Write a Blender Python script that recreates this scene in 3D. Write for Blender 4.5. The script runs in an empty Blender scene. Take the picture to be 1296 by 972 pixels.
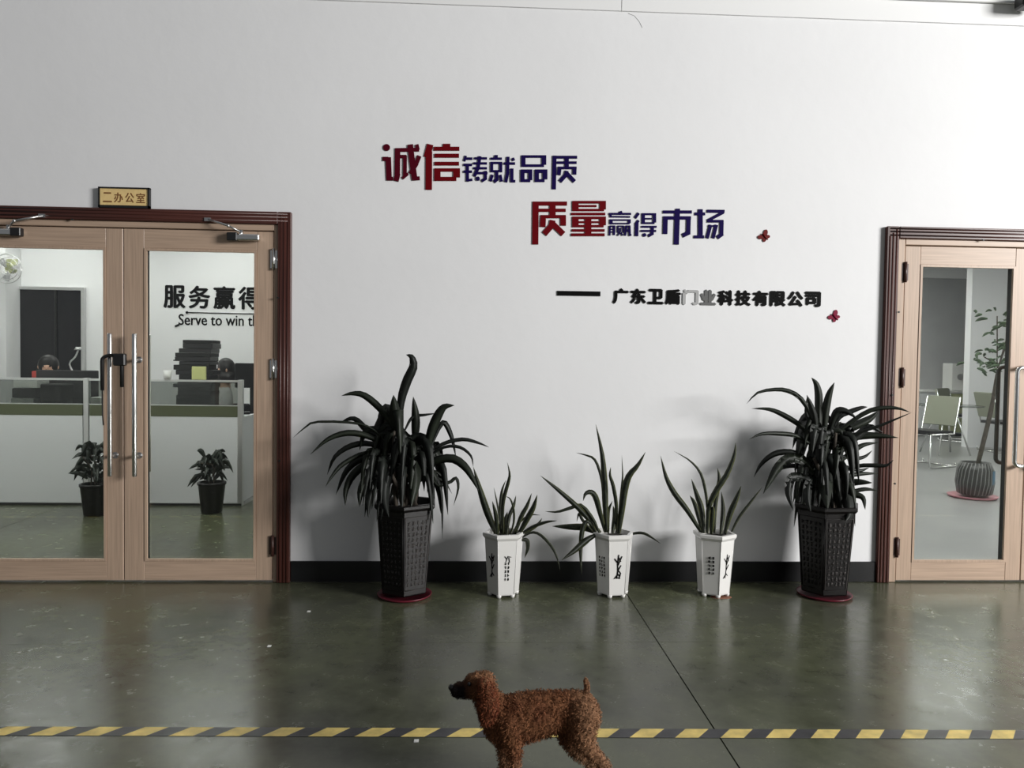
import bpy, math, random
from mathutils import Vector, Matrix, noise
random.seed(7)
PI = math.pi
sc = bpy.context.scene
COL = sc.collection

# ------------------------------------------------------------ camera
W, H, FPX = 1296.0, 972.0, 973.0
CAM = Vector((0.0, -4.613, 1.35))
YAW, PITCH, ROLL = math.radians(2.855), math.radians(-1.866), math.radians(0.819)
_fw = Vector((math.sin(YAW)*math.cos(PITCH), math.cos(YAW)*math.cos(PITCH), math.sin(PITCH)))
_r = Vector((math.cos(YAW), -math.sin(YAW), 0)); _u = _r.cross(_fw)
_R = _r*math.cos(ROLL) + _u*math.sin(ROLL); _U = _u*math.cos(ROLL) - _r*math.sin(ROLL)
cd = bpy.data.cameras.new('camera'); cam = bpy.data.objects.new('camera', cd); COL.objects.link(cam)
cd.sensor_fit = 'HORIZONTAL'; cd.sensor_width = 36.0; cd.lens = 36.0*FPX/W; cd.clip_start = 0.05
cam.matrix_world = Matrix(((_R.x, _U.x, -_fw.x, CAM.x), (_R.y, _U.y, -_fw.y, CAM.y), (_R.z, _U.z, -_fw.z, CAM.z), (0, 0, 0, 1)))
sc.camera = cam

# ------------------------------------------------------------ world, lights, exposure
world = bpy.data.worlds.new('world'); sc.world = world; world.use_nodes = True
world.node_tree.nodes['Background'].inputs[0].default_value = (0.93, 0.96, 1.0, 1)
world.node_tree.nodes['Background'].inputs[1].default_value = 0.16

def area(name, loc, target, sx, sy, power, color=(1, 1, 1)):
    l = bpy.data.lights.new(name, 'AREA'); l.shape = 'RECTANGLE'; l.size = sx; l.size_y = sy
    l.energy = power; l.color = color
    o = bpy.data.objects.new(name, l); COL.objects.link(o); o.location = loc
    o.rotation_euler = (Vector(target)-Vector(loc)).to_track_quat('-Z', 'Y').to_euler()
    return o
area('daylight_from_hall_gate', (11.5, -7.8, 4.0), (0.6, 0, 1.5), 4.0, 3.0, 2200, (1.0, 0.99, 0.97))
sc.view_settings.view_transform = 'Standard'; sc.view_settings.look = 'None'
sc.view_settings.exposure = 0.0; sc.view_settings.gamma = 1.0
sc.view_settings.use_curve_mapping = False

# ------------------------------------------------------------ pixel helpers (photo frame 1296x972)
def ray(px, py):
    return _fw + _R*((px-W/2)/FPX) - _U*((py-H/2)/FPX)
def P(px, py, y=0.0):            # the point of the plane y = const behind a pixel
    d = ray(px, py); return CAM + d*((y-CAM.y)/d.y)
def F(px, py, z=0.0):            # the point of the plane z = const
    d = ray(px, py); return CAM + d*((z-CAM.z)/d.z)

# ------------------------------------------------------------ materials
MATS = {}
def mat(name, color, rough=0.5, metal=0.0, spec=0.5, noise_amt=0.0, noise_scale=8.0, bump=0.0, bump_scale=40.0, stretch=None, coat=0.0, emit=None, attr=None):
    if name in MATS: return MATS[name]
    m = bpy.data.materials.new(name); m.use_nodes = True; nt = m.node_tree; N = nt.nodes; L = nt.links
    b = N['Principled BSDF']
    b.inputs['Base Color'].default_value = (*color, 1); b.inputs['Roughness'].default_value = rough
    b.inputs['Metallic'].default_value = metal; b.inputs['Specular IOR Level'].default_value = spec
    b.inputs['Coat Weight'].default_value = coat
    if emit:
        b.inputs['Emission Color'].default_value = (*emit[0], 1); b.inputs['Emission Strength'].default_value = emit[1]
    tc = N.new('ShaderNodeTexCoord'); mp = N.new('ShaderNodeMapping'); L.new(tc.outputs['Object'], mp.inputs[0])
    if stretch: mp.inputs['Scale'].default_value = stretch
    src = None
    if attr:
        a = N.new('ShaderNodeAttribute'); a.attribute_name = attr; L.new(a.outputs['Color'], b.inputs['Base Color']); src = a.outputs['Color']
    if noise_amt > 0:
        n = N.new('ShaderNodeTexNoise'); n.inputs['Scale'].default_value = noise_scale; n.inputs['Detail'].default_value = 5
        L.new(mp.outputs[0], n.inputs['Vector'])
        mr = N.new('ShaderNodeMapRange'); mr.inputs[1].default_value = 0.3; mr.inputs[2].default_value = 0.7
        mr.inputs[3].default_value = 1-noise_amt; mr.inputs[4].default_value = 1+noise_amt
        L.new(n.outputs['Fac'], mr.inputs[0])
        vm = N.new('ShaderNodeVectorMath'); vm.operation = 'SCALE'
        if src: L.new(src, vm.inputs[0])
        else: vm.inputs[0].default_value = color
        L.new(mr.outputs[0], vm.inputs['Scale']); L.new(vm.outputs[0], b.inputs['Base Color'])
    if bump > 0:
        n2 = N.new('ShaderNodeTexNoise'); n2.inputs['Scale'].default_value = bump_scale; n2.inputs['Detail'].default_value = 6
        L.new(mp.outputs[0], n2.inputs['Vector'])
        bp = N.new('ShaderNodeBump'); bp.inputs['Strength'].default_value = bump; bp.inputs['Distance'].default_value = 0.01
        L.new(n2.outputs['Fac'], bp.inputs['Height']); L.new(bp.outputs[0], b.inputs['Normal'])
    MATS[name] = m
    return m

m_wall = mat('white plaster', (0.80, 0.80, 0.81), 0.75, noise_amt=0.02, noise_scale=1.5, bump=0.12, bump_scale=14)
m_band = mat('white beam paint', (0.82, 0.82, 0.82), 0.6)
m_base = mat('black skirting', (0.007, 0.007, 0.008), 0.35, noise_amt=0.3, noise_scale=9)
m_wood = mat('taupe wood grain', (0.45, 0.325, 0.24), 0.42, noise_amt=0.13, noise_scale=3.0, stretch=(40, 40, 1.2))
m_woodh = mat('taupe wood grain across', (0.45, 0.325, 0.24), 0.42, noise_amt=0.13, noise_scale=3.0, stretch=(1.2, 40, 40))
m_case = mat('mahogany casing', (0.062, 0.019, 0.014), 0.35, noise_amt=0.35, noise_scale=2.5, stretch=(30, 30, 0.8))
m_caseh = mat('mahogany casing across', (0.062, 0.019, 0.014), 0.35, noise_amt=0.35, noise_scale=2.5, stretch=(0.8, 30, 30))
m_gasket = mat('black gasket', (0.01, 0.01, 0.01), 0.5)
m_chrome = mat('brushed steel', (0.78, 0.78, 0.77), 0.22, metal=1.0)
m_steel = mat('satin steel', (0.6, 0.6, 0.6), 0.35, metal=1.0)
m_blk = mat('black plastic', (0.012, 0.012, 0.013), 0.4)
m_rubber = mat('black rubber', (0.006, 0.006, 0.006), 0.6)
m_red = mat('dark red acrylic', (0.125, 0.001, 0.004), 0.6, spec=0.08)
m_maroon = mat('maroon acrylic', (0.070, 0.001, 0.008), 0.6, spec=0.08)
m_navy = mat('navy acrylic', (0.007, 0.002, 0.055), 0.6, spec=0.08)
m_ink = mat('black acrylic', (0.003, 0.003, 0.003), 0.6, spec=0.08)
m_glare1 = mat('pale glare acrylic', (0.42, 0.42, 0.42), 0.3)  # glare on black lettering, put into the base colour as pale grey
m_glare2 = mat('dim glare acrylic', (0.14, 0.14, 0.14), 0.3)  # weaker glare on the lettering, painted as a darker grey
m_butter = mat('crimson acrylic', (0.20, 0.002, 0.03), 0.55, spec=0.2)
m_butter2 = mat('brick red acrylic', (0.13, 0.004, 0.004), 0.55, spec=0.2)
m_gold = mat('gold plate', (0.85, 0.62, 0.28), 0.4, metal=0.1, noise_amt=0.06, noise_scale=40)
m_porc = mat('white porcelain', (0.74, 0.73, 0.71), 0.2, coat=0.3)
m_bpot = mat('black glazed pot', (0.006, 0.005, 0.005), 0.35, spec=0.3)
m_relief = mat('worn grey relief', (0.055, 0.048, 0.046), 0.6, noise_amt=0.4, noise_scale=60)
m_soil = mat('dark soil', (0.018, 0.014, 0.010), 0.9, bump=0.8, bump_scale=60)
m_saucer = mat('wine red saucer', (0.12, 0.010, 0.022), 0.35)
m_terr = mat('terracotta', (0.22, 0.09, 0.05), 0.7)
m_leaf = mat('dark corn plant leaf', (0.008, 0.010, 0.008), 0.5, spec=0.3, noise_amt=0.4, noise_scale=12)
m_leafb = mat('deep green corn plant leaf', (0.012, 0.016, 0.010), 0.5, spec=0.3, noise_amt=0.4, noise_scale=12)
m_cane = mat('corn plant cane', (0.05, 0.04, 0.03), 0.8, noise_amt=0.4, noise_scale=30)
m_sage = mat('pale office plant leaf', (0.05, 0.085, 0.04), 0.5, noise_amt=0.4, noise_scale=20)
m_dkplant = mat('dark office plant leaf', (0.012, 0.018, 0.012), 0.5, noise_amt=0.4, noise_scale=20)
m_offw = mat('office wall paint', (0.74, 0.74, 0.75), 0.8)
m_offg = mat('grey wall covering', (0.42, 0.42, 0.425), 0.7, noise_amt=0.05, noise_scale=3)
m_offc = mat('office ceiling', (0.8, 0.8, 0.8), 0.8)
m_panel = mat('white desk panel', (0.60, 0.61, 0.62), 0.5)
m_dband = mat('olive trim band', (0.075, 0.085, 0.04), 0.5)
m_alu = mat('aluminium rail', (0.62, 0.62, 0.62), 0.35, metal=0.8)
m_dglass = mat('dark window glass', (0.012, 0.012, 0.014), 0.12)
m_lamp = mat('lamp diffuser', (0.9, 0.9, 0.9), 0.5, emit=((1.0, 0.98, 0.95), 12.0))
m_skin = mat('skin', (0.50, 0.30, 0.21), 0.5)
m_hair = mat('black hair', (0.008, 0.007, 0.007), 0.5)
m_shirtw = mat('white shirt', (0.55, 0.55, 0.57), 0.8)
m_shirtd = mat('dark shirt', (0.03, 0.03, 0.035), 0.8)
m_paper = mat('paper', (0.75, 0.75, 0.73), 0.8)
m_pink = mat('dusty pink plastic', (0.42, 0.17, 0.20), 0.5)
m_redp = mat('red plastic', (0.40, 0.05, 0.04), 0.5)
m_olive = mat('pale olive fabric', (0.34, 0.36, 0.20), 0.85)
m_yell = mat('yellow green card', (0.50, 0.52, 0.22), 0.7)
m_blue = mat('steel blue glaze', (0.06, 0.15, 0.24), 0.4)
m_bark = mat('grey bark', (0.06, 0.05, 0.04), 0.85, noise_amt=0.3, noise_scale=30)
m_eye = mat('glossy dark eye', (0.004, 0.003, 0.003), 0.08)
m_nose = mat('black dog nose', (0.006, 0.006, 0.006), 0.35)
m_fur = mat('apricot dog fur', (0.3, 0.13, 0.06), 0.85, spec=0.2, attr='col')

def glass_mat(name='clear door glass', tint=(0.93, 0.96, 0.94)):
    m = bpy.data.materials.new(name); m.use_nodes = True; nt = m.node_tree; N = nt.nodes; L = nt.links
    N.remove(N['Principled BSDF']); out = N['Material Output']
    t = N.new('ShaderNodeBsdfTransparent'); t.inputs[0].default_value = (*tint, 1)
    g = N.new('ShaderNodeBsdfGlossy'); g.inputs['Roughness'].default_value = 0.02
    f = N.new('ShaderNodeFresnel'); ge = N.new('ShaderNodeNewGeometry'); ma = N.new('ShaderNodeMath'); ma.operation = 'MULTIPLY_ADD'; ma.inputs[1].default_value = 1/1.5-1.5; ma.inputs[2].default_value = 1.5
    L.new(ge.outputs['Backfacing'], ma.inputs[0]); L.new(ma.outputs[0], f.inputs[0])
    mx = N.new('ShaderNodeMixShader'); L.new(f.outputs[0], mx.inputs[0]); L.new(t.outputs[0], mx.inputs[1]); L.new(g.outputs[0], mx.inputs[2])
    L.new(mx.outputs[0], out.inputs[0]); return m
m_glass = glass_mat()
m_frost = glass_mat('grey screen glass', (0.62, 0.64, 0.62))

def floor_mat():
    m = bpy.data.materials.new('polished concrete'); m.use_nodes = True; nt = m.node_tree; N = nt.nodes; L = nt.links
    b = N['Principled BSDF']; tc = N.new('ShaderNodeTexCoord'); geo = N.new('ShaderNodeNewGeometry')
    def nz(scale, det, rough=0.55):
        n = N.new('ShaderNodeTexNoise'); n.inputs['Scale'].default_value = scale; n.inputs['Detail'].default_value = det; n.inputs['Roughness'].default_value = rough
        L.new(geo.outputs['Position'], n.inputs['Vector']); return n
    n1 = nz(1.1, 5); n2 = nz(9, 8, 0.65); n3 = nz(70, 3)
    cr = N.new('ShaderNodeValToRGB'); cr.color_ramp.elements[0].position = 0.35; cr.color_ramp.elements[1].position = 0.65
    cr.color_ramp.elements[0].color = (0.062, 0.064, 0.047, 1); cr.color_ramp.elements[1].color = (0.090, 0.098, 0.056, 1)
    L.new(n1.outputs['Fac'], cr.inputs[0])
    mr = N.new('ShaderNodeMapRange'); mr.inputs[1].default_value = 0.25; mr.inputs[2].default_value = 0.75; mr.inputs[3].default_value = 0.72; mr.inputs[4].default_value = 1.28
    L.new(n2.outputs['Fac'], mr.inputs[0])
    vm = N.new('ShaderNodeVectorMath'); vm.operation = 'SCALE'; L.new(cr.outputs[0], vm.inputs[0]); L.new(mr.outputs[0], vm.inputs['Scale'])
    L.new(vm.outputs[0], b.inputs['Base Color'])
    r = N.new('ShaderNodeMapRange'); r.inputs[1].default_value = 0.3; r.inputs[2].default_value = 0.7; r.inputs[3].default_value = 0.17; r.inputs[4].default_value = 0.30
    L.new(n2.outputs['Fac'], r.inputs[0]); L.new(r.outputs[0], b.inputs['Roughness'])
    bp = N.new('ShaderNodeBump'); bp.inputs['Strength'].default_value = 0.06; bp.inputs['Distance'].default_value = 0.004
    L.new(n3.outputs['Fac'], bp.inputs['Height']); L.new(bp.outputs[0], b.inputs['Normal'])
    b.inputs['Specular IOR Level'].default_value = 0.5
    return m
m_floor = floor_mat()

def snake_mat():
    m = bpy.data.materials.new('snake plant leaf'); m.use_nodes = True; nt = m.node_tree; N = nt.nodes; L = nt.links
    b = N['Principled BSDF']; uv = N.new('ShaderNodeUVMap'); uv.uv_map = 'UVMap'; sp = N.new('ShaderNodeSeparateXYZ'); L.new(uv.outputs[0], sp.inputs[0])
    a = N.new('ShaderNodeMath'); a.operation = 'SUBTRACT'; a.inputs[1].default_value = 0.5; L.new(sp.outputs[0], a.inputs[0])
    c = N.new('ShaderNodeMath'); c.operation = 'ABSOLUTE'; L.new(a.outputs[0], c.inputs[0])
    g = N.new('ShaderNodeMath'); g.operation = 'GREATER_THAN'; g.inputs[1].default_value = 0.38; L.new(c.outputs[0], g.inputs[0])
    w = N.new('ShaderNodeTexNoise'); w.inputs['Scale'].default_value = 1.0; w.inputs['Detail'].default_value = 4
    mp = N.new('ShaderNodeMapping'); mp.inputs['Scale'].default_value = (3, 22, 1); L.new(uv.outputs[0], mp.inputs[0]); L.new(mp.outputs[0], w.inputs['Vector'])
    cr = N.new('ShaderNodeValToRGB'); cr.color_ramp.elements[0].position = 0.42; cr.color_ramp.elements[1].position = 0.6
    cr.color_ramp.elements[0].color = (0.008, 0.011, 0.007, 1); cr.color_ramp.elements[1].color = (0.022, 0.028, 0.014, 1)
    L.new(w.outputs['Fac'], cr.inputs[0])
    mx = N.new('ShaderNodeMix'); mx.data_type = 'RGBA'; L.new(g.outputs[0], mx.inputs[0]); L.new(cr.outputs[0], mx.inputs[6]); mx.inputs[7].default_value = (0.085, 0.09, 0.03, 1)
    L.new(mx.outputs[2], b.inputs['Base Color']); b.inputs['Roughness'].default_value = 0.5; b.inputs['Specular IOR Level'].default_value = 0.3
    return m
m_snake = snake_mat()

# ------------------------------------------------------------ mesh helpers
class MB:
    def __init__(s): s.v = []; s.f = []; s.m = []; s.uv = {}; s.sm = []
    def add(s, vs, fs, mi=0, smooth=False):
        o = len(s.v); s.v += [Vector(v) for v in vs]; s.f += [tuple(i+o for i in f) for f in fs]; s.m += [mi]*len(fs); s.sm += [smooth]*len(fs); return o
    def box(s, a, b, mi=0, bev=0.0):
        x0, x1 = sorted((a[0], b[0])); y0, y1 = sorted((a[1], b[1])); z0, z1 = sorted((a[2], b[2]))
        if bev <= 0:
            s.add([(x0, y0, z0), (x1, y0, z0), (x1, y1, z0), (x0, y1, z0), (x0, y0, z1), (x1, y0, z1), (x1, y1, z1), (x0, y1, z1)],
                  [(0, 3, 2, 1), (4, 5, 6, 7), (0, 1, 5, 4), (1, 2, 6, 5), (2, 3, 7, 6), (3, 0, 4, 7)], mi); return
        import bmesh
        bm = bmesh.new(); bmesh.ops.create_cube(bm, size=1.0)
        for v in bm.verts: v.co = Vector(((x0+x1)/2+v.co.x*(x1-x0), (y0+y1)/2+v.co.y*(y1-y0), (z0+z1)/2+v.co.z*(z1-z0)))
        bmesh.ops.bevel(bm, geom=bm.edges[:], offset=min(bev, (x1-x0)*.45, (y1-y0)*.45, (z1-z0)*.45), segments=1, affect='EDGES')
        bm.verts.index_update()
        s.add([v.co.copy() for v in bm.verts], [tuple(v.index for v in f.verts) for f in bm.faces], mi); bm.free()
    def tube(s, pts, r, n=10, mi=0, cap=True, smooth=True):
        pts = [Vector(p) for p in pts]; rs = r if isinstance(r, (list, tuple)) else [r]*len(pts)
        vs = []; up = None
        for i, p in enumerate(pts):
            t = (pts[min(i+1, len(pts)-1)]-pts[max(i-1, 0)]).normalized()
            if up is None: up = t.orthogonal().normalized()
            up = (up - t*up.dot(t)).normalized(); w = t.cross(up)
            for k in range(n): a = 2*PI*k/n; vs.append(p + (up*math.cos(a)+w*math.sin(a))*rs[i])
        fs = [(i*n+k, i*n+(k+1) % n, (i+1)*n+(k+1) % n, (i+1)*n+k) for i in range(len(pts)-1) for k in range(n)]
        o = s.add(vs, fs, mi, smooth)
        if cap: s.f += [tuple(o+k for k in reversed(range(n))), tuple(o+(len(pts)-1)*n+k for k in range(n))]; s.m += [mi]*2; s.sm += [False]*2
    def lathe(s, prof, c=(0, 0, 0), n=24, mi=0, rot=0.0, smooth=True, sx=1, sy=1):
        vs = []; c = Vector(c)
        for (r, z) in prof:
            for k in range(n): a = rot+2*PI*k/n; vs.append(c+Vector((r*math.sin(a)*sx, -r*math.cos(a)*sy, z)))
        fs = [(i*n+k, i*n+(k+1) % n, (i+1)*n+(k+1) % n, (i+1)*n+k) for i in range(len(prof)-1) for k in range(n)]
        o = s.add(vs, fs, mi, smooth)
        if prof[0][0] > 1e-6: s.f.append(tuple(o+k for k in reversed(range(n)))); s.m.append(mi); s.sm.append(False)
        if prof[-1][0] > 1e-6: s.f.append(tuple(o+(len(prof)-1)*n+k for k in range(n))); s.m.append(mi); s.sm.append(False)
    def ball(s, c, r, n=14, mi=0, sc3=(1, 1, 1)):
        c = Vector(c); vs = [c+Vector((0, 0, r*sc3[2]))]; rings = n//2
        for i in range(1, rings):
            t = PI*i/rings
            for k in range(n): a = 2*PI*k/n; vs.append(c+Vector((r*sc3[0]*math.sin(t)*math.cos(a), r*sc3[1]*math.sin(t)*math.sin(a), r*sc3[2]*math.cos(t))))
        vs.append(c-Vector((0, 0, r*sc3[2]))); L = len(vs)-1
        fs = [(0, 1+k, 1+(k+1) % n) for k in range(n)]
        for i in range(rings-2):
            for k in range(n): fs.append((1+i*n+k, 1+(i+1)*n+k, 1+(i+1)*n+(k+1) % n, 1+i*n+(k+1) % n))
        fs += [(L, 1+(rings-2)*n+(k+1) % n, 1+(rings-2)*n+k) for k in range(n)]
        s.add(vs, fs, mi, True)
    def prism(s, poly, y0, y1, mi=0):    # poly of (x,z)
        n = len(poly); s.add([(p[0], y0, p[1]) for p in poly]+[(p[0], y1, p[1]) for p in poly],
              [tuple(range(n)), tuple(reversed(range(n, 2*n)))]+[(i, i+n, (i+1) % n+n, (i+1) % n) for i in range(n)], mi)
    def build(s, name, mats, parent=None, origin=None):
        me = bpy.data.meshes.new(name)
        org = Vector(origin) if origin is not None else (Vector((0, 0, 0)))
        me.from_pydata([tuple(v-org) for v in s.v], [], s.f)
        if not isinstance(mats, (list, tuple)): mats = [mats]
        for m in mats: me.materials.append(m)
        me.polygons.foreach_set('material_index', s.m); me.polygons.foreach_set('use_smooth', s.sm); me.update()
        o = bpy.data.objects.new(name, me); COL.objects.link(o); o.location = org
        if parent is not None:
            o.parent = parent; o.location = org-world_loc(parent)
        return o
def world_loc(o):
    l = Vector(o.location)
    while o.parent is not None: o = o.parent; l += o.location
    return l
def empty(name, loc, label=None, cat=None, group=None, kind=None):
    o = bpy.data.objects.new(name, None); COL.objects.link(o); o.location = loc; o.empty_display_size = 0.1
    return tag(o, label, cat, group, kind)
def tag(o, label=None, cat=None, group=None, kind=None):
    if label: o['label'] = label
    if cat: o['category'] = cat
    if group: o['group'] = group
    if kind: o['kind'] = kind
    return o
def one_box(name, a, b, m, parent=None, bev=0.0):
    k = MB(); k.box(a, b, 0, bev); return k.build(name, m, parent)
def tubeo(name, pts, r, m, parent=None, n=10):
    k = MB(); k.tube(pts, r, n); return k.build(name, m, parent)
def spline(pts, n):
    out = []; P4 = [Vector(p) for p in pts]; P4 = [P4[0]*2-P4[1]]+P4+[P4[-1]*2-P4[-2]]
    segs = len(P4)-3
    for i in range(n+1):
        u = i/n*segs; k = min(int(u), segs-1); t = u-k; a, b, c, d = P4[k:k+4]
        out.append(0.5*((2*b)+(c-a)*t+(2*a-5*b+4*c-d)*t*t+(3*b-a-3*c+d)*t*t*t))
    return out

# ------------------------------------------------------------ floor
Z0 = 0.0
fl = one_box('floor', (-7, -7.5, -0.12), (11.5, 11.2, -0.012), m_rubber); tag(fl, 'grey green polished concrete floor with saw cut joints', kind='structure')
xs = [-7, -3.6, 0.9, 5.4, 11.5]; ys = [-7.5, -1.0, 11.2]
for i in range(4):
    for j in range(2):
        g = 0.0028; h = 0.0014
        one_box('slab', (xs[i]+g, ys[j]+h, -0.012), (xs[i+1]-g, ys[j+1]-h, 0), m_floor, fl)

# ------------------------------------------------------------ hall wall with two door openings
D1 = (-3.018, -1.078); D2 = (2.50, 4.362); DT = 2.19      # outer edges of the casings
WT = 0.24
def cs(a, b): return (a+0.02, b-0.02)
w = MB()
o1 = cs(*D1); o2 = cs(*D2); top = DT-0.02
w.box((-7.1, 0, 0), (o1[0], WT, 3.60)); w.box((o1[1], 0, 0), (o2[0], WT, 3.60)); w.box((o2[1], 0, 0), (11.1, WT, 3.60))
w.box((o1[0], 0, top), (o1[1], WT, 3.60)); w.box((o2[0], 0, top), (o2[1], WT, 3.60))
wall = tag(w.build('wall_back', m_wall), 'white plastered hall wall with slogans between two glazed doors', kind='structure')
bd = MB(); bd.box((-7.1, -0.010, 3.428), (0.848, -0.0003, 3.55)); bd.box((0.852, -0.010, 3.428), (11.1, -0.0003, 3.55))
tag(bd.build('trim_1', m_band), 'white beam band along the top of the hall wall', kind='structure')
bd = MB(); bd.box((-7.1, -0.03, 3.553), (11.1, -0.0003, 4.3))
tag(bd.build('trim_2', m_band), 'white upper beam above the hall wall', kind='structure')
b = MB()
b.box((D1[1]+0.002, -0.014, 0.004), (D2[0]-0.002, -0.0005, 0.127), 0, 0.002)
tag(b.build('baseboard_middle', m_base), 'black skirting between the two doors', kind='structure')
for n_, x0, x1 in (('baseboard_left', -7.1, D1[0]-0.002), ('baseboard_right', D2[1]+0.002, 11.1)):
    b = MB(); b.box((x0, -0.014, 0.004), (x1, -0.0005, 0.127)); tag(b.build(n_, m_base), 'black skirting at the %s end of the hall wall' % n_[10:], kind='structure')
# thin plaster crack
def wall_line(name, pts, r, m, label, y=-0.0005):
    k = MB(); k.tube([P(a, b_, y) for a, b_ in pts], r, 6); return k.build(name, m)
ck = wall_line('plaster_crack', [(795, 17), (803, 20), (809, 27), (813, 35)], 0.0012, mat('crack grey', (0.4, 0.4, 0.4), 0.9), '')
ck.parent = wall

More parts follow.
